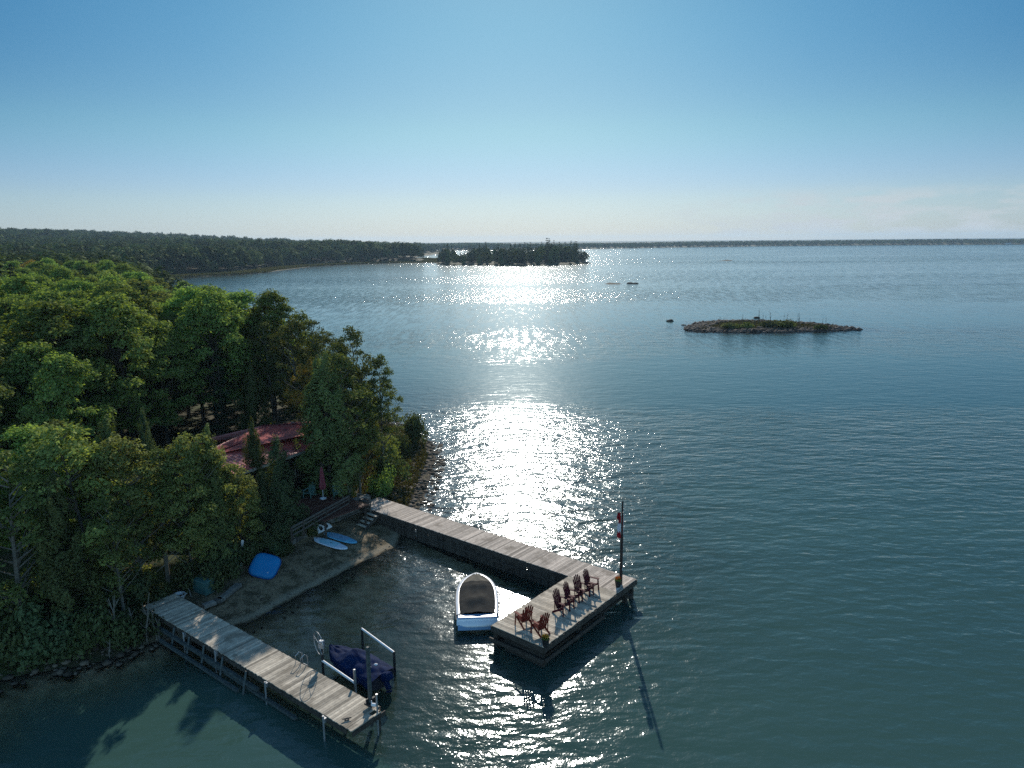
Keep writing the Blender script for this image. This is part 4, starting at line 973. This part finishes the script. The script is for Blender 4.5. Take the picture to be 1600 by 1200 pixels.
def cedar_mesh(seed,H=11.,rx=1.7,n=15000,leaf=.15,base=.05,power=.75):
    """dense evergreen built of many upswept plumes of small sprays round a tapering core"""
    rg=np.random.default_rng(seed); tr=MB(); tr.tube([(0,0,-.3),(0,0,H*.5),(.1,0,H*.97)],[.13,.09,.015],7)
    K=int(11*H*(rx/1.6)); out=[]; per=max(12,n//K)
    for k in range(K):
        u=rg.uniform(0,1)**1.05; th=rg.uniform(0,2*math.pi); prof=min(1,((1-u)/.8))**power*min(1,(u+.08)/.2)**.5
        lob=1+.20*math.sin(2*th+seed+2.5*u)+.14*math.sin(3*th-5*u+seed*2)
        r_=rx*prof*lob*rg.uniform(.35,.98); c=np.array([r_*math.cos(th),r_*math.sin(th),H*(base+(1-base)*u*.95)])
        w_=rx*(.10+.17*prof)*rg.uniform(.7,1.25); hgt=rx*(.24+.26*rg.random())
        q=int(per*(w_/(rx*.22))**1.6)+10; v=rg.uniform(-1,1.15,q); rad=np.clip(1-np.abs(v)**1.6*.75,.15,1)[:,None]
        p=rg.normal(size=(q,3)); p/=np.linalg.norm(p,axis=1)[:,None]; p=p*rad*w_*rg.uniform(.6,1.1,(q,1)); p[:,2]=v*hgt
        out_=np.array([math.cos(th),math.sin(th),0]); p+=out_*(v[:,None]*.10)
        nr=p*np.array([1,1,.3])/w_+out_*.5+np.array([0,0,.35]); V,Fq=quads(rg,c+p,leaf,nr,1.6,.6)
        t0=rg.uniform(0,.6); out.append((V,Fq,np.repeat(np.clip(t0+.4*rg.random(q)+.12*v,0,1),4)))
        if k%3==0: tr.tube([(0,0,max(.2,c[2]-.5)),tuple(c)],[.03,.01],4,cap=False)
    return tr,cat_quads(out)
def pine_mesh(seed,H=14.,rx=2.2,tiers=17,leaf=.26,per=60,base=.12,irregular=.3):
    rg=np.random.default_rng(seed); tr=MB(); tr.tube([(0,0,-.4),(0,0,H*.5),(0,0,H)],[.17,.11,.02],7); out=[]
    for i in range(tiers):
        u=i/(tiers-1); z=H*(base+(1-base)*u*.98); r_=rx*(1-u)**.8*(1-.25*(u<.12))+.12; nb_=int(7-3*u)
        for k in range(nb_):
            if rg.random()<irregular*.5: continue
            th=rg.uniform(0,6.28); ln=r_*rg.uniform(.65,1.12)
            e=np.array([math.cos(th)*ln,math.sin(th)*ln,z+ln*rg.uniform(-.12,.22)]); b_=np.array([0,0,z])
            tr.tube([tuple(b_),tuple(e)],[.035,.01],4,cap=False)
            n=int(per*ln/rx*1.6)+8; s=rg.uniform(.15,1.05,n)[:,None]; wdt_=.34*ln*(1.1-s)+.12
            side=np.array([-math.sin(th),math.cos(th),0]); p=b_+(e-b_)*s+side*rg.uniform(-1,1,(n,1))*wdt_+rg.normal(0,.06,(n,3))
            V,Fq=quads(rg,p,leaf,np.tile([0,0,1.],(n,1)),1.8,.55); out.append((V,Fq,np.repeat(np.clip(rg.random()*.6+.4*rg.random(n),0,1),4)))
    return tr,cat_quads(out)
def tree_obj(name,tr,cr_,bark,leafm,label,cat_):
    t=empty(name,(0,0,0),0,label,cat_); tr.build('trunk',bark,t,True); mesh_np('crown',cr_[0],cr_[1],leafm,t,cr_[2]); return t
PR={}
def proto(key,maker,bark,leafm,name,cat_):
    tr,cr_=maker(); t=tree_obj(name,tr,cr_,bark,leafm,'tree',cat_); PR[key]=[t,False,name]
for i in range(5): proto('D%d'%i,lambda i=i:decid_mesh(100+i,13,3.1+.15*i,.24,92,215),BARK,LEAF,'deciduous_tree','tree')
proto('Y0',lambda:decid_mesh(140,12,2.9,.12,100,215,.19),BIRCH,LEAF_Y,'deciduous_tree','tree')
proto('Y1',lambda:decid_mesh(141,12,2.7,.15,90,215,.19),BARK,LEAF_Y,'deciduous_tree','tree')
proto('K0',lambda:decid_mesh(150,13,2.6,.2,85,190,.17),BIRCH,LEAF_D,'deciduous_tree','tree')
proto('K1',lambda:decid_mesh(151,13,2.8,.22,60,150,.17),BIRCH,LEAF_D,'deciduous_tree','tree')
proto('A0',lambda:decid_mesh(160,12,2.6,.25,60,170,.18),BARK,LEAF_A,'deciduous_tree','tree')
proto('C0',lambda:cedar_mesh(200,11,2.0,22000,power=.7),BARK,CEDAR,'cedar_tree','tree')
proto('C1',lambda:cedar_mesh(201,11,2.1,22000,power=.42),BARK,CEDAR,'cedar_tree','tree')
proto('B0',lambda:cedar_mesh(202,10,1.9,19000,.13,.02,.75),BARK,CEDARB,'cedar_tree','tree')
proto('P0',lambda:pine_mesh(300),BARK,PINE,'spruce_tree','tree')
proto('P1',lambda:pine_mesh(301,14,2.3,26,.26,60,.12,.7),BARK,PINE,'spruce_tree','tree')
BASEH=dict(D=13,Y=12,K=13,A=12,C=11,B=10,P=14); 
PLACED=[]
def plant(key,x,y,H,label,group=None,wid=1.,z=None,rz=None):
    pr=PR[key]; base=BASEH[key[0]]; bh={'B0':10}.get(key,base); s=H/bh
    z=gz(x,y)-.15 if z is None else z
    t=dup(pr[0],(x,y,z),random.uniform(0,6.28) if rz is None else rz,label,group,(s*wid,s*wid,s))
    t['category']='tree'; PLACED.append((x,y,t)); return t
def hero(key,bx,by,ty,label,wid=1.,zb=None,group=None):
    p_=G(bx,by); H=top_h(p_,ty)
    return plant(key,p_.x,p_.y,H+.15,label,group,wid,p_.z-.15)
HERO=[
 ('C1',517,775,556,'broad dark cedar standing just behind the patio deck, right of the cottage roof',1.2),
 ('K0',546,778,545,'tall dark bushy tree at the start of the main dock',1.1),
 ('K1',563,776,600,'dark leafy tree at the rock point side of the dock start',.85),
 ('K0',562,742,503,'tallest broadleaf tree behind the dock start, pale birch stem',.9),
 ('K0',600,748,548,'dark rounded cedar nearest the open water',.75),
 ('K0',535,735,530,'dark broadleaf tree between the cottage roof and the tallest tree',.9),
 ('A0',497,712,560,'broadleaf tree turning yellow and orange behind the cottage roof',1.0),
 ('C0',403,790,655,'narrow bluish cedar in front of the red roof',.8),
 ('B0',441,838,684,'rounded bluish cedar at the beach side of the cottage',1.45),
 ('B0',416,848,740,'small bluish cedar behind the blue raft',1.6),
 ('Y1',380,872,722,'small yellow-green tree above the blue raft',1.1),
 ('C0',343,880,668,'cedar with a pointed top left of the red roof',.95),
 ('Y1',322,856,698,'yellow-green tree whose top hides the left end of the red roof',.8),
 ('Y0',300,905,676,'yellow-green broadleaf tree left of the pointed cedar',.95),
 ('Y0',225,935,680,'round yellow-green broadleaf tree above the boat dock head',1.05),
 ('Y0',150,945,655,'large yellow-green broadleaf tree at the left foreground',1.1),
 ('D1',70,905,668,'bright green maple at the left edge foreground below the taller one',1.15),
 ('D0',5,790,508,'bright green tall tree cut by the left edge of the photo',1.0),
 ('B0',240,800,640,'small narrow cedar in the clearing left of the cottage',.75),
 ('B0',187,790,638,'small pale cedar poking above the yellow-green trees',.8),
 ('C0',402,700,572,'broad cone shaped cedar behind the cottage',1.25),
 ('P0',352,700,538,'dark spruce left behind the cottage',1.0),
 ('P1',395,640,487,'slim dark spruce whose tip stands against the lake',.9),
 ('K0',470,690,492,'dark broadleaf tree behind the autumn tree, against the lake',1.0),
 ('K1',430,680,500,'open crowned tree between the cone cedar and the lake',1.0),
 ('K1',505,690,497,'open crowned broadleaf tree with bare twigs against the lake',.9),
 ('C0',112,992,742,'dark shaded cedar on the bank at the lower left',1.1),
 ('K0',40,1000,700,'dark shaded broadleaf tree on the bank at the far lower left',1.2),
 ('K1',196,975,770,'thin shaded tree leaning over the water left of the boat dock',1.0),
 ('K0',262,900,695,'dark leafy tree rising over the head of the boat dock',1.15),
 ('K1',330,890,770,'shaded broadleaf tree behind the green storage bin',.9),
]
for k_,bx,by,ty,lab,wd_ in HERO: hero(k_,bx,by,ty,lab,wd_)
hx_=[(P_[0],P_[1]) for P_ in PLACED]
# the forest on the near shore: jittered scatter, every tree its own object
from mathutils.geometry import intersect_point_line
def in_house(x,y):
    v=Vector((x-ho.x,y-ho.y,0)); a=v.dot(dl_); b_=v.dot(nl_); return -2<a<LNH+1 and -3.2<b_<wdt+9.5
cand=[]
rgf=np.random.default_rng(5)
yy=34.
while yy<262:
    step=4.7 if yy<120 else 5.4+(yy-120)*.012
    xx=-.78*yy-9
    while xx<0:
        x=xx+rgf.uniform(-1.7,1.7); y=yy+rgf.uniform(-1.7,1.7); cand.append((x,y)); xx+=step
    yy+=step*.92
cand=np.array(cand); dmc=sdf_poly(cand[:,0],cand[:,1],main_poly)
cnt=0; NEARLIM=262
order=sorted([i for i in range(len(cand)) if dmc[i]>(2.2 if cand[i][1]>80 else 6.5)],key=lambda i:cand[i][1]); SPILL=[]; nbl=sum(1 for q in HERO if q[0][0] in 'DYKA')
GRP={'D':'green broadleafs','Y':'yellow-green broadleafs','K':'dark broadleafs','A':'autumn tinged broadleafs','C':'cedars','P':'spruces'}
LAB={'D':'green leafy tree','Y':'yellow-green leafy tree','K':'dark olive tree','A':'autumn tinged tree','C':'cedar','P':'dark spruce'}
for i in order:
    x,y=cand[i]
    if in_house(x,y): continue
    if any((x-a)**2+(y-b_)**2<9 for a,b_ in hx_): continue
    if x>-24 and y<57: continue            # beach, patio
    if y<60 and x>-31 and y>44 and x>-31: 
        if rgf.random()<.6: continue       # small clearing left of the cottage
    r_=rgf.random(); 
    coast=dmc[i]<12
    if coast: key='K0' if r_<.25 else 'K1' if r_<.4 else 'C0' if r_<.58 else 'P0' if r_<.66 else 'D%d'%rgf.integers(5) if r_<.9 else 'Y1'
    else: key='D%d'%rgf.integers(5) if r_<.74 else 'Y0' if r_<.82 else 'Y1' if r_<.86 else 'K0' if r_<.90 else 'P1' if r_<.94 else 'P0' if r_<.97 else 'A0'
    H=rgf.uniform(11.5,15.) if not coast else rgf.uniform(8.5,12.2)
    if y<52: H=min(H,12)
    if key[0]=='P': H*=1.1
    if key[0]=='C': H*=.85
    if key[0] in 'DYKA':
        nbl+=1
        if nbl>298: SPILL.append((x,y,gz(x,y)-1.2)); continue
    px_=800+F_PX*x/y
    if y<62: zone='in the dark thicket left of the boat dock' if y<42 else 'around the clearing left of the cottage'
    else:
        zone=("at the photo's left edge" if px_<120 else 'between left edge and cottage roof' if px_<270 else 'straight above the cottage roof' if px_<420 else 'right of the cottage roof by the lake')
        zone+=', '+('front rows' if y<78 else 'second band of canopy' if y<98 else 'middle band of canopy' if y<125 else 'rear band of canopy' if y<165 else 'last rows before the bay')
    plant(key,x,y,H,LAB[key[0]]+' '+zone,GRP[key[0]]+' '+zone,rgf.uniform(.92,1.2)); cnt+=1
print('forest trees',cnt)
# prototypes themselves are removed, only copies stay
for k_,(t,_,_) in PR.items():
    for c in kids(t): bpy.data.objects.remove(c)
    bpy.data.objects.remove(t)

# shrubs
def bush_mesh(seed,rad=1.,n=1500,leaf=.13,flat=.8,m_=LEAF_D,name='bush'):
    rg=np.random.default_rng(seed); out=[]
    for k in range(9):
        c=rg.normal(0,.42,3)*rad; c[2]=abs(c[2])*.8+.45*rad*flat; q=n//9
        d=rg.normal(size=(q,3)); d/=np.linalg.norm(d,axis=1)[:,None]; p=c+d*rad*.55*rg.uniform(.4,1.05,(q,1)); p[:,2]=np.maximum(p[:,2],.02)
        V,Fq=quads(rg,p,leaf,d+np.array([0,0,.4]),1.3,.8); out.append((V,Fq,np.repeat(np.clip(rg.random()*.6+.4*rg.random(q),0,1),4)))
    st=MB()
    for k in range(6):
        a=rg.uniform(0,6.28); st.tube([(0,0,-.1),(math.cos(a)*.3*rad,math.sin(a)*.3*rad,.8*rad)],[.03,.012],5,cap=False)
    return st,cat_quads(out)
BP=[]
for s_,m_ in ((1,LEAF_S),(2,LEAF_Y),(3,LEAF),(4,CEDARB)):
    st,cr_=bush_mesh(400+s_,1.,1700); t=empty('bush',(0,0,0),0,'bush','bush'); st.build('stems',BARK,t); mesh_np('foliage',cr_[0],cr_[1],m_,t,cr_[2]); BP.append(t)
def bush(i,px,py,rad,label,group='bushes along the shore',hz=1.):
    p_=G(px,py); dup(BP[i],(p_.x,p_.y,p_.z-.05),random.uniform(0,6),label,group,(rad,rad,rad*hz))
SH='shrub in the shaded tangle along the near shore bank'
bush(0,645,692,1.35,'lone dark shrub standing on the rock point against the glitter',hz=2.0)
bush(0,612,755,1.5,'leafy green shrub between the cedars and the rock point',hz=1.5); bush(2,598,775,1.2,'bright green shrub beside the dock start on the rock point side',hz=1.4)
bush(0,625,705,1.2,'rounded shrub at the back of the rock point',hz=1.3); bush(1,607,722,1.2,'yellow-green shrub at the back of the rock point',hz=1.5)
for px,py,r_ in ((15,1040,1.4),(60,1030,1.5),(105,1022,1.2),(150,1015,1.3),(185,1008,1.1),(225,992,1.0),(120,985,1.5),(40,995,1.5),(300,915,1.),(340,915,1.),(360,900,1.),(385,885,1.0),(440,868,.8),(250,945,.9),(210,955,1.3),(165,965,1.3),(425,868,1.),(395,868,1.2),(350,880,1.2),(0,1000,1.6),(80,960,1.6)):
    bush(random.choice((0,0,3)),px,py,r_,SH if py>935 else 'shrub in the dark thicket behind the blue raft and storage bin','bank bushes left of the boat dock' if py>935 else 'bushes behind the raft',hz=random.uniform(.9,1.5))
bush(1,486,838,.42,'tuft of bright leaves at the wall foot left of the white board',hz=1.5); bush(1,520,812,.35,'tuft of bright leaves right of the white board'); bush(1,545,776,.5,'potted yellow-green shrub at the patio end of the fence')
for t in BP:
    for c in kids(t): bpy.data.objects.remove(c)
    bpy.data.objects.remove(t)
# bare saplings on the shaded bank
def sapling(p_,H,label,group,rs,m_=BIRCH,spread=.3):
    rr=random.Random(rs); mb=MB(); lean=rr.uniform(-.18,.18)
    H_=max(H,2.5)*1.5; pts=[Vector((lean*H*u+rr.uniform(-.05,.05),rr.uniform(-.05,.05)*H*.1,H*u-.2*(u==0))) for u in (0,.25,.5,.75,1)]
    mb.tube(pts,[.06*H_/4,.05*H_/4,.036*H_/4,.025*H_/4,.015],5)
    for k in range(7):
        i=rr.choice((1,2,3)); a=rr.uniform(0,6.28); q=H*spread*rr.uniform(.5,1); mb.tube([pts[i],pts[i]+Vector((math.cos(a)*q*.5,math.sin(a)*q*.5,q*.8))],[.02*H_/4,.01],4,cap=False)
    o=mb.build('bare_sapling',m_); o.location=p_; tag(o,label,'sapling',group); return o
for i,(px,py,ty) in enumerate(((178,1008,930),(190,1008,935),(228,1002,925),(246,1000,948),(251,1001,965),(150,1015,975),(171,1028,1005),(212,1000,950))):
    p_=G(px,py); sapling(p_,max(1,top_h(p_,ty)),'thin pale bare stem on the dark bank left of the boat dock','bare stems on the left bank',i)
p_=P(590,700,1.6); sapling(p_,7.,'bare twiggy dead top rising among the trees by the water','bare stems behind the dock',31,spread=.35)

# ------------------------------------------------------------ rocks
ROCK=mat('shore_rock',(.14,.11,.08),(.06,.05,.038),.85,2,bump=.5,tintamt=.5)
ICO=None
def rock_arrays(rg,n,pos,size,flat=.65):
    bm=bmesh.new(); bmesh.ops.create_icosphere(bm,subdivisions=1,radius=1); v0=np.array([v.co[:] for v in bm.verts]); f0=np.array([[v.index for v in f.verts] for f in bm.faces]); bm.free()
    V=[];F_=[];T=[]
    for i in range(n):
        v=v0*(1+rg.uniform(-.28,.28,(len(v0),1)))*size[i]*np.array([rg.uniform(.8,1.3),rg.uniform(.8,1.3),flat]); a=rg.uniform(0,6.28)
        rot=np.array([[math.cos(a),-math.sin(a),0],[math.sin(a),math.cos(a),0],[0,0,1]]); V.append(v@rot.T+pos[i]); F_.append(f0+i*len(v0)); T.append(np.full(len(v0),rg.random()))
    return np.concatenate(V),np.concatenate(F_),np.concatenate(T)
def scatter(n,x0,x1,y0,y1,test,rg,smin,smax):
    out=[];sz=[]
    X=rg.uniform(x0,x1,n*12);Y=rg.uniform(y0,y1,n*12); ok=test(X,Y); X,Y=X[ok][:n],Y[ok][:n]; Z=np.maximum(height(X,Y),-.05)
    return np.stack([X,Y,Z],1),smin+(smax-smin)*rg.random(len(X))**3
rg=np.random.default_rng(8)
ISROCK=mat('dark_island_rock',(.075,.062,.052),(.035,.03,.027),.9,2,bump=.5,tintamt=.6)
def stones(name,label,n,box_,test,smin,smax,m_=None):
    p_,s_=scatter(n,*box_,test,rg,smin,smax); V,F_,T=rock_arrays(rg,len(p_),p_,s_); o=mesh_np(name,V,F_,m_ or ROCK,tint=T); tag(o,label,'stones',kind='stuff')
def shore(poly,a,b_): return lambda X,Y:(lambda d:(d>a)&(d<b_))(sdf_poly(X,Y,poly))
stones('point_stones','loose stones covering the rock point beside the dock',3000,(-20,-4,54,86),shore(main_poly,-.9,5.),.05,.30)
stones('islet_stones','dark stones ringing the small rock island',3600,(38,84,158,192),shore(islet_poly,-.5,5.5),.16,.8,ISROCK)
stones('bank_stones','stones along the shaded left bank',260,(-32,-17,22,40),shore(main_poly,-.8,1.0),.06,.26)
stones('beach_pebbles','pebbles and small stones strewn over the beach',1500,(-22,-7,33,54),shore(main_poly,-1.2,5.),.02,.10)
def boulder(px,py,sz,label,z=0,flat=.6):
    rgb=np.random.default_rng(int(px*7)); bm=bmesh.new(); bmesh.ops.create_icosphere(bm,subdivisions=2,radius=1)
    for v in bm.verts: v.co*=1+rgb.uniform(-.16,.16); v.co.z*=flat
    me=bpy.data.meshes.new('boulder'); bm.to_mesh(me); bm.free(); me.materials.append(ISROCK); o=bpy.data.objects.new('boulder',me); COL.objects.link(o)
    p_=P(px,py,z); o.location=p_; o.scale=(sz*1.3,sz,sz); tag(o,label,'boulder')
boulder(1047,502,.75,'lone rounded boulder in the water well left of the rock island',flat=.7); boulder(1068,508,.5,'low flat boulder just left of the rock island tip',flat=.4)
boulder(1181,519,1.25,'large dark boulder in the water in front of the rock island',flat=.75); boulder(1182,497,.7,'small boulder showing behind the rock island under the tall stick')
boulder(1077,516,.9,'dark boulder at the left tip of the rock island')
boulder(985,443.3,1.5,'small rock awash right of the low reef in the glitter',flat=.5); boulder(993,443.5,1.2,'smallest rock awash at the right of the low reef',flat=.5)
# islet growth: bushes and bare sticks
rgq=random.Random(4)
for i,(px,py,rad,hz_,l_) in enumerate(((1142,512,2.3,.7,'dark mound of low scrub on the left part of the rock island'),(1200,510,2.2,.8,'green scrub mound at the middle of the rock island'),(1228,511,2.6,.9,'tallest dark scrub mound on the rock island'),(1165,512,1.6,.9,'small green scrub left of the middle of the rock island'),(1281,513,1.6,.8,'low scrub on the right part of the rock island'))):
    st,cr_=bush_mesh(500+i,1.,900,.2); p_=P(px,py,.6); t=empty('bush',p_-Vector((0,0,.15)),0,l_,'bush','scrub on the rock island'); t.scale=(rad*1.2,rad*.8,rad*hz_*.62); st.build('stems',BARK,t); mesh_np('foliage',cr_[0],cr_[1],LEAF_D,t,cr_[2])
for i,(px,ty) in enumerate(((1125,494),(1160,490),(1162,496),(1173,499),(1185,481),(1192,489),(1198,492),(1205,485),(1223,490),(1228,489),(1243,497),(1247,490),(1250,487),(1266,497),(1284,497),(1290,495),(1155,499),(1178,497))):
    p_=P(px,508+rgq.uniform(0,4),.6); sapling(p_,max(.8,top_h(p_,ty)),'bare grey stick of a dead sapling on the rock island','dead saplings on the rock island',60+i,BARK,.2)
# low grass on the islet and marsh on the far bay shore
def tufts(name,label,n,box_,test,hgt,m_,seed):
    rg2=np.random.default_rng(seed); p_,_=scatter(n,*box_,test,rg2,1,1); n=len(p_); a=rg2.uniform(0,6.28,n); w_=hgt*.35
    dx=np.stack([np.cos(a)*w_,np.sin(a)*w_,0*a],1); up_=np.stack([rg2.normal(0,.2*hgt,n),rg2.normal(0,.2*hgt,n),hgt*rg2.uniform(.5,1.2,n)],1)
    V=np.stack([p_-dx,p_+dx,p_+up_+dx*.3,p_+up_-dx*.3],1).reshape(-1,3); o=mesh_np(name,V,np.arange(4*n).reshape(n,4),m_,tint=np.repeat(rg2.random(n),4)); tag(o,label,'grass',kind='stuff')
GRASS=leaf_mat('dry_grass',(.045,.05,.016),(.13,.11,.035),.25,.1)
tufts('islet_grass','low olive and straw grass on the rock island',3600,(38,84,158,192),shore(islet_poly,2.5,30),.4,leaf_mat('islet_straw',(.035,.035,.016),(.11,.08,.03),.2,.1),1)
tufts('point_grass','weedy grass among the stones of the rock point',12000,(-20,-4,54,86),shore(main_poly,.9,8.),.26,GRASS,2)
tufts('marsh_grass','reedy marsh grass along the far bay shore',26000,(-320,-30,400,900),lambda X,Y:(lambda d:(d>-.5)&(d<16))(sdf_poly(X,Y,main_poly)),1.3,GRASS,3)
tufts('bar_grass','grass on the low bar between bay shore and wooded island',2500,(-190,-40,640,800),shore(bar_poly,0,9),.9,GRASS,4)

# ------------------------------------------------------------ wooded island: every tree its own object
IP=[]
def low(t_): return t_
for i,mk in enumerate((lambda:pine_mesh(600,15,2.9,13,.75,22,.06,.4),lambda:pine_mesh(601,17,3.1,12,.8,24,.12,.5),lambda:cedar_mesh(602,12,2.6,900,.7,.02,.6),lambda:decid_mesh(603,12,3.6,.1,45,26,.7))):
    tr,cr_=mk(); t=tree_obj('island_tree',tr,cr_,BARK,(PINE,PINE,CEDAR,LEAF_D)[i],'tree','tree'); IP.append(t)
rgi=np.random.default_rng(12); n=0; XI=rgi.uniform(-90,110,4000); YI=rgi.uniform(600,900,4000); dI=sdf_poly(XI,YI,isle_poly); kept=[]
for x,y,d in zip(XI,YI,dI):
    if d<1.5 or any((x-a)**2+(y-b_)**2<9.5 for a,b_ in kept): continue
    q=(x/y)*F_PX+800
    f_=np.interp(q,[681,700,712,718,735,760,775,800,835,858,880,900,915,930],[.75,.8,.7,.45,.7,.85,.8,.8,.85,1.05,.95,.85,.65,.35])
    kept.append((x,y)); k_=rgi.integers(4) if f_>.5 else 2; s_=f_*rgi.uniform(.72,1.12)
    dup(IP[k_],(x,y,gz(x,y)-.2),rgi.uniform(0,6.28),'dark evergreen or bushy tree in the dense stand on the wooded island','trees on the wooded island',(s_*1.4,s_*1.4,s_*1.18)); n+=1
    if n>=298: break
print('island trees',n)
for t in IP:
    for c in kids(t): bpy.data.objects.remove(c)
    bpy.data.objects.remove(t)

# ------------------------------------------------------------ far woods (beyond counting): one object each, instanced crowns
fc=bpy.data.collections.new('far_crown_shapes')
def far_crown(i,kind):
    rg2=np.random.default_rng(700+i)
    if kind=='d': 
        n=420; d=rg2.normal(size=(n,3)); d/=np.linalg.norm(d,axis=1)[:,None]; d[:,2]=np.where(d[:,2]<-.5,-d[:,2],d[:,2])
        lob=1+.25*np.sin(d[:,0]*5+i)*np.sin(d[:,1]*5+2*i)+.12*rg2.normal(size=n)
        p=d*lob[:,None]*np.array([4.4,4.4,4.6]); p[:,2]+=7.; t=np.clip(.5+.5*np.sin(d[:,0]*7+i)*np.sin(d[:,1]*6)+rg2.normal(0,.15,n),0,1); V,Fq=quads(rg2,p,1.15,d+np.array([0,0,.5]),1.1,.5); m_=FARLEAF
    else:
        n=260; u=rg2.random(n); th=rg2.uniform(0,6.28,n); r_=2.4*(1-u)**.8+.2; p=np.stack([r_*np.cos(th),r_*np.sin(th),2+10.5*u],1); t=rg2.random(n)*.6; V,Fq=quads(rg2,p,1.1,np.stack([np.cos(th),np.sin(th),.6+0*th],1),1.4,.5); m_=PINE
    me=mesh_np('far_crown',V,Fq,m_,tint=np.repeat(t,4),link=False); o=bpy.data.objects.new('far_crown',me); fc.objects.link(o)
for i in range(11): far_crown(i,'d')
far_crown(17,'p')
def woods(name,label,pts,smin,smax,seed):
    rg2=np.random.default_rng(seed); me=bpy.data.meshes.new(name); me.vertices.add(len(pts)); me.vertices.foreach_set('co',np.asarray(pts,np.float32).ravel())
    o=bpy.data.objects.new(name,me); COL.objects.link(o); tag(o,label,'forest',kind='stuff')
    ng=bpy.data.node_groups.new(name,'GeometryNodeTree'); ng.interface.new_socket('Geometry',in_out='INPUT',socket_type='NodeSocketGeometry'); ng.interface.new_socket('Geometry',in_out='OUTPUT',socket_type='NodeSocketGeometry')
    gi=ng.nodes.new('NodeGroupInput'); go=ng.nodes.new('NodeGroupOutput'); ip=ng.nodes.new('GeometryNodeInstanceOnPoints'); ci=ng.nodes.new('GeometryNodeCollectionInfo')
    ci.inputs['Collection'].default_value=fc; ci.inputs['Separate Children'].default_value=True; ci.inputs['Reset Children'].default_value=True
    ip.inputs['Pick Instance'].default_value=True
    rv1=ng.nodes.new('FunctionNodeRandomValue'); rv1.data_type='FLOAT_VECTOR'; rv1.inputs['Min'].default_value=(0,0,0); rv1.inputs['Max'].default_value=(.08,.08,6.28)
    rv2=ng.nodes.new('FunctionNodeRandomValue'); rv2.data_type='FLOAT'; rv2.inputs[2].default_value=smin; rv2.inputs[3].default_value=smax
    ng.links.new(gi.outputs[0],ip.inputs['Points']); ng.links.new(ci.outputs[0],ip.inputs['Instance']); ng.links.new(rv1.outputs[0],ip.inputs['Rotation']); ng.links.new(rv2.outputs[1],ip.inputs['Scale']); ng.links.new(ip.outputs[0],go.inputs[0])
    md=o.modifiers.new('woods','NODES'); md.node_group=ng
def jgrid(x0,x1,y0,y1,st,rg2):
    X,Y=np.meshgrid(np.arange(x0,x1,st),np.arange(y0,y1,st)); X=X.ravel()+rg2.uniform(-.45*st,.45*st,X.size); Y=Y.ravel()+rg2.uniform(-.45*st,.45*st,Y.size); return X,Y
rg3=np.random.default_rng(77); L_=[]
for x0,x1,y0,y1,st in ((-330,-60,262,520,6.8),(-700,0,520,900,8.),(-1200,0,900,1500,11)):
    X,Y=jgrid(x0,x1,y0,y1,st,rg3); d=sdf_poly(X,Y,main_poly); off_=np.where(Y>395,16+6*vnoise(X,Y,25,8),2); ok=(d>off_)&(X>-.76*Y-15)&((Y>262)); X,Y=X[ok],Y[ok]; L_.append(np.stack([X,Y,height(X,Y)-1.6+(vnoise(X,Y,45,21)-.4)*np.clip((Y-350)/250,0,1)*6],1))
L_.append(np.array(SPILL).reshape(-1,3)); fw=np.concatenate(L_); print('far woods',len(fw)); fw=fw[:]; woods('bay_woods','wooded hillside beyond the bay, too many trees to count',fw,.62,1.3,1)
X,Y=jgrid(-1300,3300,1600,2900,13,rg3); d=sdf_poly(X,Y,far_poly); ok=(d>.5)&(d<150+120*vnoise(X,Y,300,9)); X,Y=X[ok],Y[ok]
pts=np.stack([X,Y,height(X,Y)-4.+3.*(vnoise(X,Y,260,3)-.5)],1); print('far shore',len(pts)); woods('far_shore_woods','dark line of woods along the far shore',pts,.75,1.05,2)
# a few pale cottages on the far right shore
for i,(px,l_) in enumerate(((1557,'tiny pale cottage at the far right shoreline, the left one'),(1569,'tiny pale cottage at the far right shoreline, the right one'))):
    p_=P(px,381.6,0.6); t=empty('far_cottage',Vector((p_.x,p_.y-14,.9)),R(10),l_,'house'); m_=MB(); m_.box((0,0,3),(14,9,6)); m_.build('wall',GEL,t); m_=MB(); m_.add([(-7.5,-5,6),(7.5,-5,6),(7.5,5,6),(-7.5,5,6),(-7.5,0,9),(7.5,0,9)],[(0,1,5,4),(2,3,4,5),(0,4,3),(1,2,5)]); m_.build('roof',STONE,t)

# ------------------------------------------------------------ haze
hz=bpy.data.materials.new('air_haze'); t_=nodes(hz); pv=t_.nodes.new('ShaderNodeVolumePrincipled'); ho_=t_.nodes.new('ShaderNodeOutputMaterial')
pv.inputs['Color'].default_value=(.50,.74,1,1); pv.inputs['Density'].default_value=.000085; pv.inputs['Anisotropy'].default_value=.3
t_.links.new(pv.outputs[0],ho_.inputs['Volume'])
mb=MB(); mb.box((0,4150,27),(16400,8800,78)); o=mb.build('haze',hz); tag(o,'thin blue summer haze over the lake','haze',kind='stuff')
hz.cycles.homogeneous_volume=True
